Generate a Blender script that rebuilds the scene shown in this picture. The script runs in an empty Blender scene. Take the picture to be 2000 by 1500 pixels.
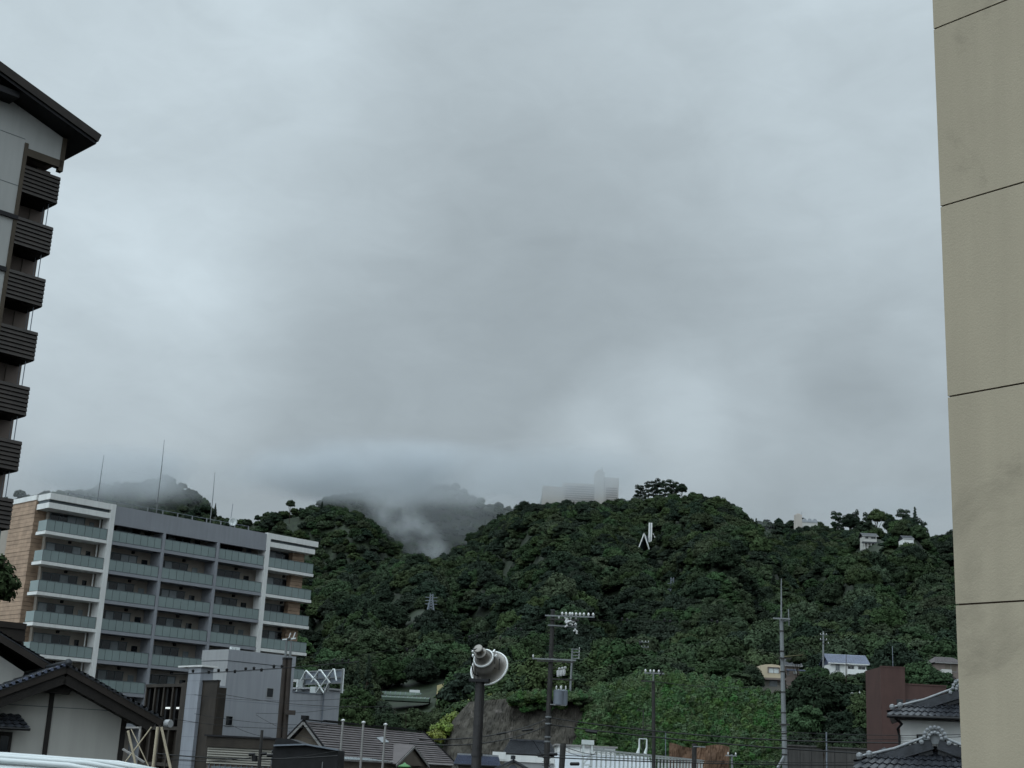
import bpy, math, random
import numpy as np
from mathutils import Vector, Matrix
R = math.radians
rnd = random.Random(7)
C = bpy.context.scene.collection
SC = bpy.context.scene

# ------------------------------------------------------------------ camera
F, PITCH, ROLL = 2697.7, .27062, .04913
EYE = np.array([0, 0, 1.6])
cp, sp, cr, sr = math.cos(PITCH), math.sin(PITCH), math.cos(ROLL), math.sin(ROLL)
FW = np.array([0, cp, sp]); U0 = np.array([0, -sp, cp]); R0 = np.array([1., 0, 0])
RT = cr * R0 + sr * U0; UP = -sr * R0 + cr * U0
cam = bpy.data.cameras.new('camera'); camo = bpy.data.objects.new('camera', cam); C.objects.link(camo)
cam.sensor_fit = 'HORIZONTAL'; cam.sensor_width = 36; cam.lens = 36 * F / 2000
cam.clip_start = .1; cam.clip_end = 12000
M3 = Matrix([[RT[i], UP[i], -FW[i]] for i in range(3)])
camo.matrix_world = Matrix.Translation(Vector(EYE)) @ M3.to_4x4()
SC.camera = camo
def ray(x, y): return FW + RT * (x - 1000) / F - UP * (y - 750) / F
def at(x, y, Y):
    r = ray(x, y); return EYE + r * (Y / r[1])
def proj(p):
    d = np.asarray(p, float) - EYE; w = d @ FW
    return 1000 + F * (d @ RT) / w, 750 - F * (d @ UP) / w
def hory(x): return 1450.2 + .0491 * x

# ------------------------------------------------------------------ render, world, sun
SC.view_settings.view_transform = 'Standard'; SC.view_settings.look = 'None'
SC.view_settings.exposure = 0.0; SC.view_settings.gamma = 1
SC.render.engine = 'CYCLES'
cy = SC.cycles
cy.max_bounces = 6; cy.diffuse_bounces = 2; cy.glossy_bounces = 2; cy.transmission_bounces = 4
cy.volume_bounces = 6; cy.transparent_max_bounces = 8
cy.volume_step_rate = 1.0; cy.volume_max_steps = 96
cy.use_denoising = True
w = bpy.data.worlds.new('World'); SC.world = w; w.use_nodes = True
nt = w.node_tree; nt.nodes.clear()
def N(t, typ, **k):
    n = t.nodes.new(typ)
    for a, b in k.items(): setattr(n, a, b)
    return n
def L(t, a, b): t.links.new(a, b)
def val(t, x):
    n = N(t, 'ShaderNodeValue'); n.outputs[0].default_value = x; return n.outputs[0]
def mth(t, op, a, b=None, c=None, clamp=False):
    n = N(t, 'ShaderNodeMath', operation=op); n.use_clamp = clamp
    for i, v in enumerate((a, b, c)):
        if v is None: continue
        if isinstance(v, (int, float)): n.inputs[i].default_value = v
        else: L(t, v, n.inputs[i])
    return n.outputs[0]
def noise(t, vec, scale, detail=3, rough=.55, dist=0.0):
    n = N(t, 'ShaderNodeTexNoise'); n.inputs['Scale'].default_value = scale
    n.inputs['Detail'].default_value = detail; n.inputs['Roughness'].default_value = rough
    n.inputs['Distortion'].default_value = dist
    L(t, vec, n.inputs['Vector']); return n.outputs['Fac']
SUN_EL, SUN_AZ = 48, 238
tc = N(nt, 'ShaderNodeTexCoord'); dirv = tc.outputs['Generated']
sep = N(nt, 'ShaderNodeSeparateXYZ'); L(nt, dirv, sep.inputs[0])
zz = mth(nt, 'MAXIMUM', sep.outputs['Z'], 0.0)
V = mth(nt, 'MULTIPLY_ADD', zz, .55, .29)
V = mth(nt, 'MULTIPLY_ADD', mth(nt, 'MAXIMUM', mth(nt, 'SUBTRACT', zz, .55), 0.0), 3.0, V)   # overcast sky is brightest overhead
def blob(px, py, deg, amp):
    global V
    d = ray(px, py); d = d / np.linalg.norm(d)
    dp = N(nt, 'ShaderNodeVectorMath', operation='DOT_PRODUCT'); L(nt, dirv, dp.inputs[0]); dp.inputs[1].default_value = tuple(d)
    mr = N(nt, 'ShaderNodeMapRange', interpolation_type='SMOOTHERSTEP')
    L(nt, dp.outputs['Value'], mr.inputs['Value'])
    mr.inputs['From Min'].default_value = math.cos(R(deg)); mr.inputs['From Max'].default_value = 1
    mr.inputs['To Min'].default_value = 0; mr.inputs['To Max'].default_value = amp
    V = mth(nt, 'ADD', V, mr.outputs[0])
for b in ((150, 250, 17, .10), (220, 640, 9, .055), (900, 700, 12, -.04), (1150, 560, 9, -.035), 
          (1260, 845, 4.5, .055), (1120, 880, 3.0, .045), (1330, 800, 2.4, .02), (1190, 905, 1.8, .03), (1400, 780, 4, .02), (1690, 720, 3.6, -.035), (1790, 690, 2.4, .035),
          (1650, 900, 5, -.01), (1750, 200, 10, .03), (1050, 120, 9, -.02), (520, 120, 5, .02), (640, 300, 4, -.012)):
    blob(*b)
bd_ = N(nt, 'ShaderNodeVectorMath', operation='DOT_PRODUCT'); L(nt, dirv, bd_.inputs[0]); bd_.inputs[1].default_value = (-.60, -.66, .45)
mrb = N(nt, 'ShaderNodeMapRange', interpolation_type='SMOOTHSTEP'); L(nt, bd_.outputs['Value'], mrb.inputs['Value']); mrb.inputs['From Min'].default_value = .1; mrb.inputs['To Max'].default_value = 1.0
V = mth(nt, 'ADD', V, mrb.outputs[0])   # bright sky patch added behind the camera as soft fill for the facades
mp = N(nt, 'ShaderNodeMapping'); L(nt, dirv, mp.inputs['Vector']); mp.inputs['Rotation'].default_value = (0.1, R(24), .3); mp.inputs['Scale'].default_value = (1, 1, 2.0)
n1 = noise(nt, mp.outputs[0], 3.2, 5, .5, .4); n2 = noise(nt, mp.outputs[0], 9.5, 4, .5, .8)
V = mth(nt, 'MULTIPLY', V, mth(nt, 'MULTIPLY_ADD', n1, .42, .79))
V = mth(nt, 'MULTIPLY', V, mth(nt, 'MULTIPLY_ADD', n2, .24, .88))
n3 = noise(nt, mp.outputs[0], 24, 5, .6, 1.2)
V = mth(nt, 'MULTIPLY', V, mth(nt, 'MULTIPLY_ADD', n3, .10, .95))
cc = N(nt, 'ShaderNodeCombineXYZ')
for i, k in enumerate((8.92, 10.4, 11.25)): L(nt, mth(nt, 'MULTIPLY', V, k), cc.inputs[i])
sky = N(nt, 'ShaderNodeTexSky', sky_type='NISHITA'); sky.sun_disc = False
sky.sun_elevation = R(SUN_EL); sky.sun_rotation = R(SUN_AZ)
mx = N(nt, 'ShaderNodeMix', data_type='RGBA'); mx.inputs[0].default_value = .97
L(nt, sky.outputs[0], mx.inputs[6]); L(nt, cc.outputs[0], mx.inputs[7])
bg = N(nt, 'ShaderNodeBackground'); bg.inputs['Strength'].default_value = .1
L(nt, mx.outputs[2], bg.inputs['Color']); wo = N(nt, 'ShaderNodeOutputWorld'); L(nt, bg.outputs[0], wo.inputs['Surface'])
sl = bpy.data.lights.new('sun', 'SUN'); sl.energy = 1.2; sl.angle = R(35); sl.color = (1, .97, .93)
so = bpy.data.objects.new('sun', sl); C.objects.link(so)
so.rotation_euler = (R(90 - SUN_EL), 0, R(-SUN_AZ + 180))   # behind the camera, high and diffuse

# ------------------------------------------------------------------ materials
def mat(name, col, rough=.75, var=.12, scale=1.0, bump=0.0, bscale=None, spec=.3, metal=0., streak=0., col2=None, detail=4, emis=0., rndvar=0., stain=None):
    m = bpy.data.materials.new(name); m.use_nodes = True; t = m.node_tree
    b = t.nodes['Principled BSDF']
    b.inputs['Roughness'].default_value = rough; b.inputs['Specular IOR Level'].default_value = spec
    b.inputs['Metallic'].default_value = metal
    tcn = N(t, 'ShaderNodeTexCoord').outputs['Object']
    f = noise(t, tcn, scale, detail)
    mxn = N(t, 'ShaderNodeMix', data_type='RGBA')
    c2 = col2 or tuple(min(1, c * (1 + var)) for c in col); c1 = tuple(c * (1 - var) for c in col) if not col2 else col
    mr = N(t, 'ShaderNodeMapRange'); L(t, f, mr.inputs[0]); mr.inputs['From Min'].default_value = .3; mr.inputs['From Max'].default_value = .7
    L(t, mr.outputs[0], mxn.inputs[0]); mxn.inputs[6].default_value = (*c1, 1); mxn.inputs[7].default_value = (*c2, 1)
    out = mxn.outputs[2]
    if streak:
        mpn = N(t, 'ShaderNodeMapping'); L(t, tcn, mpn.inputs[0]); mpn.inputs['Scale'].default_value = (1, 1, .08)
        f2 = noise(t, mpn.outputs[0], 3.0, 4)
        mm = N(t, 'ShaderNodeMix', data_type='RGBA', blend_type='MULTIPLY'); mm.inputs[0].default_value = 1
        g = N(t, 'ShaderNodeMapRange'); L(t, f2, g.inputs[0]); g.inputs['From Min'].default_value = .35; g.inputs['From Max'].default_value = .65
        g.inputs['To Min'].default_value = 1 - streak; g.inputs['To Max'].default_value = 1
        L(t, out, mm.inputs[6]); L(t, g.outputs[0], mm.inputs[7]); out = mm.outputs[2]
    if stain:
        fs = noise(t, tcn, stain[1], 6, .65, .6)
        g = N(t, 'ShaderNodeMapRange'); L(t, fs, g.inputs[0]); g.inputs['From Min'].default_value = .58; g.inputs['From Max'].default_value = .75
        mm = N(t, 'ShaderNodeMix', data_type='RGBA'); L(t, mth(t, 'MULTIPLY', g.outputs[0], stain[2]), mm.inputs[0])
        L(t, out, mm.inputs[6]); mm.inputs[7].default_value = (*stain[0], 1); out = mm.outputs[2]
    if rndvar:
        oi = N(t, 'ShaderNodeObjectInfo')
        hs = N(t, 'ShaderNodeHueSaturation'); L(t, out, hs.inputs['Color'])
        L(t, mth(t, 'MULTIPLY_ADD', oi.outputs['Random'], .06, .465), hs.inputs['Hue'])
        r2 = mth(t, 'FRACT', mth(t, 'MULTIPLY', oi.outputs['Random'], 37.31))
        L(t, mth(t, 'MULTIPLY_ADD', r2, rndvar, 1 - rndvar * .45), hs.inputs['Value'])
        r3 = mth(t, 'FRACT', mth(t, 'MULTIPLY', oi.outputs['Random'], 91.7))
        L(t, mth(t, 'MULTIPLY_ADD', r3, .35, .72), hs.inputs['Saturation'])
        out = hs.outputs[0]
    L(t, out, b.inputs['Base Color'])
    if bump:
        bn = N(t, 'ShaderNodeBump'); bn.inputs['Strength'].default_value = bump; bn.inputs['Distance'].default_value = .05
        L(t, noise(t, tcn, bscale or scale * 6, 5, .6), bn.inputs['Height']); L(t, bn.outputs[0], b.inputs['Normal'])
    if emis:
        b.inputs['Emission Color'].default_value = (*col, 1); b.inputs['Emission Strength'].default_value = emis
    return m
M = dict(
    ground=mat('town_ground', (.07, .068, .06), var=.3, scale=.08),
    asphalt=mat('asphalt', (.05, .05, .05), var=.2, scale=2, bump=.3),
    soil=mat('hill_soil', (.012, .02, .008), var=.5, scale=.4, bump=1., bscale=1.2),
    white=mat('white_paint', (.74, .74, .72), .6, .05, .4, streak=.1),
    offwhite=mat('off_white_wall', (.50, .49, .46), .8, .06, .3, streak=.10),
    greyframe=mat('blue_grey_paint', (.27, .28, .305), .6, .06, .4, streak=.08),
    recess=mat('beige_recess_wall', (.32, .285, .245), .8, .08, .3, streak=.08),
    wood=mat('timber_cladding', (.36, .25, .175), .6, .22, 1.2),
    glassgreen=mat('green_glass_panel', (.21, .265, .26), .12, .12, .25, spec=.5),
    glassdark=mat('dark_window_glass', (.012, .016, .02), .08, .3, .3, spec=.5),
    curtain=mat('curtained_window', (.19, .215, .225), .25, .3, .5, spec=.5),
    railmetal=mat('rail_metal', (.10, .12, .13), .5, .1, 1),
    darkwood=mat('dark_timber', (.015, .012, .010), .6, .3, 2, bump=.2),
    brownlouvre=mat('brown_louvre', (.030, .023, .019), .5, .25, 1.5),
    brownframe=mat('brown_frame', (.075, .058, .04), .55, .15, 1),
    roofblack=mat('black_roof_metal', (.016, .015, .017), .45, .3, 1, bump=.1),
    towerwall=mat('tower_plaster', (.43, .43, .415), .85, .05, .2, streak=.06),
    plaster=mat('house_plaster', (.42, .41, .38), .9, .05, .25, streak=.10),
    tiledark=mat('dark_glazed_tile', (.035, .038, .045), .3, .35, 3, bump=.15, spec=.5),
    tilebrown=mat('brown_slate_tile', (.085, .072, .072), .6, .22, .8, bump=.15),
    tileblue=mat('blue_grey_tile', (.085, .10, .15), .4, .25, 2, spec=.5),
    tileedge=mat('pale_ridge_tile', (.23, .24, .25), .4, .2, 4),
    gable=mat('brown_gable_panel', (.15, .125, .10), .7, .12, .6),
    trim=mat('grey_trim', (.26, .25, .24), .6, .1, 1),
    greybldg=mat('grey_panel_wall', (.34, .352, .378), .75, .06, .15, streak=.10),
    greyside=mat('pale_grey_wall', (.34, .345, .35), .75, .06, .15, streak=.10),
    greypale=mat('pale_steel_column', (.34, .36, .40), .5, .08, .5, streak=.15),
    steelbrown=mat('rusty_brown_steel', (.045, .036, .028), .6, .35, .7, streak=.2),
    white2=mat('painted_steel_white', (.62, .65, .64), .5, .08, 1.5),
    concrete=mat('pole_concrete', (.21, .22, .225), .8, .15, .9, streak=.15),
    poledark=mat('dark_pole', (.035, .033, .031), .7, .3, 1.5),
    polebrown=mat('brown_painted_pole', (.055, .043, .036), .6, .2, 1.5, streak=.2),
    polesteel=mat('horn_post_steel', (.03, .028, .028), .55, .3, 4, bump=.2),
    insul=mat('porcelain', (.56, .56, .55), .35, .05, 3, spec=.6),
    trafo=mat('transformer_grey', (.16, .18, .21), .5, .1, 2),
    black=mat('black_rubber', (.012, .012, .013), .6, .3, 3),
    horn=mat('aluminium_horn', (.24, .225, .205), .4, .25, 6, metal=.5, bump=.08, bscale=12),
    hornrim=mat('bright_rim', (.75, .76, .75), .3, .06, 6),
    cable=mat('black_cable', (.012, .012, .012), .6, .2, 3),
    beige=mat('sand_render_wall', (.375, .322, .238), .92, .06, .3, bump=.14, bscale=34, streak=.07, stain=((.22, .19, .14), .45, .85)),
    seam=mat('dark_seam', (.05, .03, .02), .9, .2, 2),  # dark backing that shows in the joints between wall panels
    brick=mat('red_brown_tile_wall', (.078, .042, .036), .7, .14, .5, streak=.12),
    cream=mat('cream_siding', (.50, .42, .30), .8, .05, .3),
    creamdull=mat('dull_cream_wall', (.27, .255, .22), .8, .08, .3),
    housebrown=mat('taupe_wall', (.20, .16, .14), .8, .08, .5),
    rock=mat('rough_stone', (.050, .045, .037), .95, .5, .9, bump=1., bscale=2.5, col2=None, stain=((.15, .13, .12), .8, .8)),
    retwall=mat('stained_concrete', (.085, .08, .075), .95, .25, .3, bump=.4, streak=.3),
    brownearth=mat('bare_clay', (.095, .055, .034), .95, .4, .4, bump=.6, bscale=2),
    field=mat('dry_field', (.20, .15, .075), .95, .3, .2, bump=.4, bscale=2, col2=(.09, .10, .04)),
    nethouse=mat('green_net', (.05, .075, .052), .6, .2, .4),
    vinyl=mat('white_vinyl', (.55, .57, .56), .4, .1, .6),
    blue=mat('blue_sheet', (.03, .20, .62), .5, .1, 2),
    bark=mat('bark', (.05, .038, .028), .9, .3, 6, bump=.5),
    leaf=mat('broadleaf_foliage', (.038, .062, .027), .85, .3, .9, rndvar=.7, spec=.06),
    leafdark=mat('dark_evergreen_foliage', (.022, .037, .022), .85, .3, .9, rndvar=.6, spec=.06),
    leafbright=mat('yellow_green_foliage', (.12, .155, .02), .55, .3, 1.5, rndvar=.4, spec=.3),
    leafvine=mat('vine_foliage', (.046, .095, .028), .55, .35, .5, rndvar=.5, spec=.1),
    hotel=mat('hotel_wall', (.44, .40, .36), .8, .08, .1),
    carpaint=mat('white_car_paint', (.46, .49, .49), .18, .03, 2, spec=.6),
    steelwood=mat('pale_bamboo', (.42, .36, .26), .7, .15, 3),
    lamp=mat('gap_glow', (.9, .92, .88), .4, .02, 1, emis=.5),  # added glow for bright gaps in the steel wall, not a lamp
    greenlamp=mat('green_lamp_shade', (.05, .17, .05), .3, .1, 4),
    solar=mat('metal_roof_pale', (.33, .35, .37), .5, .1, .6, streak=.1),
)

# ------------------------------------------------------------------ mesh helpers
OFF = {}
def props(o, label=None, cat=None, group=None, kind=None):
    if label: o['label'] = label
    if cat: o['category'] = cat
    if group: o['group'] = group
    if kind: o['kind'] = kind
    return o
def thing(name, label, cat, loc=(0, 0, 0), group=None):
    o = bpy.data.objects.new(name, None); C.objects.link(o); o.location = tuple(float(v) for v in loc)
    o.empty_display_size = .5
    OFF[o.name] = np.array(loc, float)
    return props(o, label, cat, group)
class Fr:
    """plan frame: s along the wall, n outward from it, z up"""
    def __init__(s, P, az): s.P = np.array([P[0], P[1], 0.]); s.az = az; s.a = np.array([math.sin(az), math.cos(az), 0]); s.n = np.array([math.cos(az), -math.sin(az), 0])
    def pt(s, u, n, z): return s.P + s.a * u + s.n * n + np.array([0, 0, z])
    def hit(s, x, y, n=0.):
        r = ray(x, y); Q = s.P + s.n * n; t = ((Q - EYE) @ s.n) / (r @ s.n); q = EYE + r * t
        return float((q - Q) @ s.a), float(q[2])
W = Fr((0, 0, 0), math.pi / 2)  # s = +x, n = -y
class MB:
    def __init__(s): s.v = []; s.f = []; s.m = []; s.mi = 0
    def add(s, vs, fs):
        o = len(s.v); s.v += [tuple(float(c) for c in p) for p in vs]; s.f += [tuple(i + o for i in f) for f in fs]; s.m += [s.mi] * len(fs); return s
    def box(s, fr, s0, s1, n0, n1, z0, z1):
        p = [fr.pt(a, b, c) for c in (z0, z1) for b in (n0, n1) for a in (s0, s1)]
        return s.add(p, [(0, 2, 3, 1), (4, 5, 7, 6), (0, 1, 5, 4), (2, 6, 7, 3), (0, 4, 6, 2), (1, 3, 7, 5)])
    def prism(s, poly, d):
        """poly: list of 3d points, extruded by vector d"""
        n = len(poly); d = np.array(d, float); a = [np.array(p, float) for p in poly]
        return s.add(a + [p + d for p in a], [tuple(range(n)), tuple(range(2 * n - 1, n - 1, -1))] + [(i, i + n, (i + 1) % n + n, (i + 1) % n) for i in range(n)])
    def tube(s, pts, r, seg=8, cap=True):
        pts = [np.array(p, float) for p in pts]; rs = r if isinstance(r, (list, tuple)) else [r] * len(pts)
        vs = []; fs = []
        for i, p in enumerate(pts):
            d = pts[min(i + 1, len(pts) - 1)] - pts[max(i - 1, 0)]; d = d / (np.linalg.norm(d) + 1e-9)
            h = np.array([0, 0, 1.]) if abs(d[2]) < .9 else np.array([1., 0, 0])
            e = np.cross(d, h); e /= np.linalg.norm(e); g = np.cross(e, d)
            for k in range(seg):
                t = 2 * math.pi * k / seg; vs.append(p + rs[i] * (math.cos(t) * e + math.sin(t) * g))
        for i in range(len(pts) - 1):
            for k in range(seg):
                fs.append((i * seg + k, i * seg + (k + 1) % seg, (i + 1) * seg + (k + 1) % seg, (i + 1) * seg + k))
        if cap: fs += [tuple(range(seg - 1, -1, -1)), tuple(range((len(pts) - 1) * seg, len(pts) * seg))]
        return s.add(vs, fs)
    def bar(s, p, q, w_, h_=None):
        p = np.array(p, float); q = np.array(q, float); h_ = h_ or w_
        d = q - p; d /= np.linalg.norm(d); h = np.array([0, 0, 1.]) if abs(d[2]) < .95 else np.array([1., 0, 0])
        e = np.cross(d, h); e /= np.linalg.norm(e); g = np.cross(e, d)
        vs = [b + e * w_ / 2 * i + g * h_ / 2 * j for b in (p, q) for i, j in ((-1, -1), (1, -1), (1, 1), (-1, 1))]
        return s.add(vs, [(3, 2, 1, 0), (4, 5, 6, 7), (0, 1, 5, 4), (1, 2, 6, 5), (2, 3, 7, 6), (3, 0, 4, 7)])
    def slab(s, quad, th):
        """thick sheet from 4 points (counter-clockwise seen from outside), thickness downwards along its normal"""
        q = [np.array(p, float) for p in quad]; nn = np.cross(q[1] - q[0], q[3] - q[0]); nn /= np.linalg.norm(nn)
        if nn[2] < 0: nn = -nn
        return s.prism(q, -nn * th)
    def lathe(s, p, d, prof, seg=24):
        """prof: (distance along d, radius)"""
        d = np.array(d, float); d /= np.linalg.norm(d); p = np.array(p, float)
        h = np.array([0, 0, 1.]) if abs(d[2]) < .9 else np.array([1., 0, 0])
        e = np.cross(d, h); e /= np.linalg.norm(e); g = np.cross(e, d); vs = []; fs = []
        for (t, r) in prof:
            for k in range(seg):
                a = 2 * math.pi * k / seg; vs.append(p + d * t + r * (math.cos(a) * e + math.sin(a) * g))
        for i in range(len(prof) - 1):
            for k in range(seg): fs.append((i * seg + k, i * seg + (k + 1) % seg, (i + 1) * seg + (k + 1) % seg, (i + 1) * seg + k))
        return s.add(vs, fs)
    def tiles(s, A, B, C_, D, courses, cols, h=.05, rib=.035, under=.06):
        """tiled roof slope: A,B eave left/right, C,D ridge right/left; stepped courses and wavy pans"""
        A, B, C_, D = (np.array(p, float) for p in (A, B, C_, D)); nn = np.cross(B - A, D - A); nn /= np.linalg.norm(nn)
        if nn[2] < 0: nn = -nn
        vs = []; fs = []; per = 4 if rib else 1; nc = cols * per
        rows = []
        for i in range(courses):
            rows += [(i / courses, h), ((i + 1) / courses, 0)]
        for (t, hh) in rows:
            for k in range(nc + 1):
                u = k / nc; p = (A * (1 - u) + B * u) * (1 - t) + (D * (1 - u) + C_ * u) * t
                w_ = rib * (1, .5, 0, .5)[k % 4] if rib else 0
                vs.append(p + nn * (hh + w_))
        for i in range(len(rows) - 1):
            for k in range(nc): a = i * (nc + 1) + k; fs.append((a, a + 1, a + nc + 2, a + nc + 1))
        s.add(vs, fs)
        return s.slab([A - nn * .002, B - nn * .002, C_ - nn * .002, D - nn * .002], under)
    def build(s, name, m, parent=None, label=None, cat=None, group=None, kind=None, smooth=False):
        if not s.f: return None
        me = bpy.data.meshes.new(name); off = OFF[parent.name] if parent is not None else np.zeros(3)
        me.from_pydata([tuple(np.array(v) - off) for v in s.v], [], s.f)
        ms = m if isinstance(m, (list, tuple)) else [m]
        for k in ms: me.materials.append(M[k] if isinstance(k, str) else k)
        if len(ms) > 1:
            for p, i in zip(me.polygons, s.m): p.material_index = i
        me.validate(); me.update()
        if smooth:
            for p in me.polygons: p.use_smooth = True
        o = bpy.data.objects.new(name, me); C.objects.link(o)
        if parent is not None: o.parent = parent
        OFF[o.name] = off
        return props(o, label, cat, group, kind)
GZ = -5.0  # street level of the town; the raised car park the camera stands on is at z = 0

# ------------------------------------------------------------------ ground and hills
def interp(tab, x): a = np.array(tab, float); return np.interp(x, a[:, 0], a[:, 1])
def ridge(Y, pts, drop=7.0, dt=0):
    out = []
    for p in pts:
        YY = p[2] if len(p) > 2 else Y
        q = at(p[0], p[1], YY); out.append((q[0] / q[1], YY, q[2] - drop))
    return np.array(sorted(out))
def xt(x, y=1300): q = at(x, y, 100); return q[0] / q[1]
RA = ridge(900, [(300, 1250, 650), (520, 1180, 650), (602, 1137, 660), (688, 1128, 680), (769, 1095, 720), (816, 1100, 740), (843, 1090, 760), (880, 1074, 800), (910, 1050, 840), (947, 1023, 880), (970, 1009), (1019, 990), (1091, 980), (1129, 976), (1207, 970), (1245, 962), (1270, 966), (1325, 966), (1349, 960), (1376, 966), (1432, 984), (1466, 1013), (1489, 1030), (1530, 1060, 860), (1640, 1100, 800), (1900, 1200, 700)])
RB = ridge(1010, [(100, 1120), (300, 1060), (400, 1020), (461, 1009), (494, 1000), (544, 993), (590, 984), (638, 982), (670, 983), (692, 993), (726, 1008), (749, 1026), (800, 1075), (850, 1110), (1000, 1150)])
RC = ridge(1330, [(500, 1040), (600, 985), (650, 962), (700, 945), (760, 948), (830, 938), (900, 945), (950, 975), (1000, 985), (1050, 975), (1100, 962), (1250, 965), (1350, 1010), (1450, 1030)])
RD = ridge(1270, [(-500, 1000), (-200, 985), (0, 970), (30, 962), (60, 962), (90, 954), (120, 956), (156, 952), (200, 944), (260, 938), (320, 925), (360, 940), (400, 975), (440, 1010), (520, 1030), (650, 1040)], 6)
RE = ridge(980, [(1380, 1100), (1440, 1045), (1489, 1032), (1560, 1036), (1640, 1030), (1700, 1030), (1760, 1030), (1862, 1042), (2000, 1040), (2400, 1060), (2700, 1100)], 11)
RF_ = ridge(760, [(1500, 1150), (1640, 1110), (1700, 1090), (1760, 1072), (1800, 1050), (1850, 1037), (1950, 1030), (2200, 1040), (2700, 1080)])
RG = ridge(1150, [(1380, 1050), (1470, 1016), (1500, 1012), (1560, 1014), (1620, 1022), (1700, 1040), (1900, 1050)], 6)
ZT = [(xt(x), z) for x, z in ((-600, -5), (500, -5), (700, -4.6), (840, -3.5), (868, 2), (890, 6.5), (920, 8.8), (1050, 9.9), (1150, 10.3), (1240, 12.6), (1330, 13.2), (1420, 12.6), (1500, 11), (1600, 10.5), (1700, 11), (1900, 12.5), (2600, 14))]
Z2 = [(xt(x), z) for x, z in ((-600, 16), (600, 18), (850, 22.5), (1000, 23), (1300, 27), (1600, 33), (1900, 37), (2600, 38))]
def hills(X, Y):
    X = np.asarray(X, float); Y = np.maximum(np.asarray(Y, float), 1.); t = X / Y
    zt = interp(ZT, t); z2 = interp(Z2, t)
    e = np.clip((Y - 168) / 10, 0, 1); e = e * e * (3 - 2 * e)
    base = GZ + (zt - GZ) * e
    s = np.clip((Y - 178) / 162, 0, 1)
    base = base + (z2 - zt) * s ** 1.7 * e
    z = base + np.clip(Y - 340, 0, 1e9) * .02
    und = 9 * np.sin(t * 55 + 1.3 * np.sin(Y * .008)) + 6 * np.sin(t * 121 + Y * .013 + 2) + 5 * np.sin(Y * .027 + 9 * np.sin(t * 9)) + 3 * np.sin(Y * .061 + t * 70)
    for k, (rg, pw, Yf) in enumerate(((RA, 1.12, 340), (RB, 1.0, 760), (RC, 1.0, 1120), (RD, 1.0, 1000), (RE, 1.15, 340), (RF_, 1.0, 340), (RG, 1.0, 960))):
        Yk = np.interp(t, rg[:, 0], rg[:, 1]); Zk = np.interp(t, rg[:, 0], rg[:, 2])
        inside = np.clip(np.minimum((t - rg[0, 0]), (rg[-1, 0] - t)) / .01 + 1, 0, 1)
        s = np.clip((Y - Yf) / (Yk - Yf), 0, 1)
        h = z2 + (Zk - z2) * s ** pw
        m_ = np.clip(s * 6, 0, 1) * np.clip((1 - s) * 5, 0, 1)
        h = h + und * m_ * .9
        h = np.where(Y > Yk, Zk - (Y - Yk) * .38, h)
        h = np.where((inside > 0) & (Y > Yf + 1), h, -50)
        z = np.maximum(z, h)
    return z
def grid_mesh(name, X, Y, Z, m, **k):
    ny, nx = X.shape; me = bpy.data.meshes.new(name)
    v = np.stack([X, Y, Z], -1).reshape(-1, 3); i = np.arange(nx * ny).reshape(ny, nx)
    f = np.stack([i[:-1, :-1], i[:-1, 1:], i[1:, 1:], i[1:, :-1]], -1).reshape(-1, 4)
    me.from_pydata(v.tolist(), [], f.tolist()); me.materials.append(M[m]); me.update()
    for p in me.polygons: p.use_smooth = True
    o = bpy.data.objects.new(name, me); C.objects.link(o); return props(o, **k)
tt = np.linspace(-.62, .62, 300); yy = np.concatenate([[150, 160], np.linspace(166, 180, 12), np.linspace(186, 340, 30), np.linspace(350, 1500, 150)])
Tg, Yg = np.meshgrid(tt, yy)
hz = hills(Tg * Yg, Yg); hz[:2] = GZ - .4
grid_mesh('hills', Tg * Yg, Yg, hz, 'soil', kind='structure', label='green wooded hills rising behind the town')
MB().box(W, -4000, 4000, -6000, 3000, GZ - 1, GZ - .02).build('ground', 'ground', kind='structure', label='flat town ground')
dk = MB(); dk.box(W, -13, 3.2, -9.5, 14, GZ, 0); dk.build('car_park_deck', 'asphalt', kind='structure', label='raised asphalt car park under the white car')

# ------------------------------------------------------------------ right wall building
fr = Fr(at(1851, 775, 19.4), -.71572759); 
b = thing('beige_building', 'beige rendered building with horizontal seams filling the right edge', 'building', fr.pt(-6, 4, GZ))
zs = [fr.hit(x, y)[1] for x, y in ((1826, 56), (1838, 403), (1851, 775), (1868, 1181))]
lv = [GZ] + [zs[3] - 3, zs[3], zs[2], zs[1], zs[0], zs[0] + 3, zs[0] + 6]
mb = MB()
for i in range(len(lv) - 1):
    mb.box(fr, -12, 0, 0, 9, lv[i] + (.012 if i else 0), lv[i + 1] - .012)
mb.build('wall', 'beige', b)
MB().box(fr, -11.97, -.03, .03, 8.97, GZ, lv[-1] - .02).build('seam', 'seam', b)
MB().box(fr, -12.2, .15, -.15, 9.2, lv[-1], lv[-1] + .3).build('roof', 'concrete', b)

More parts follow.
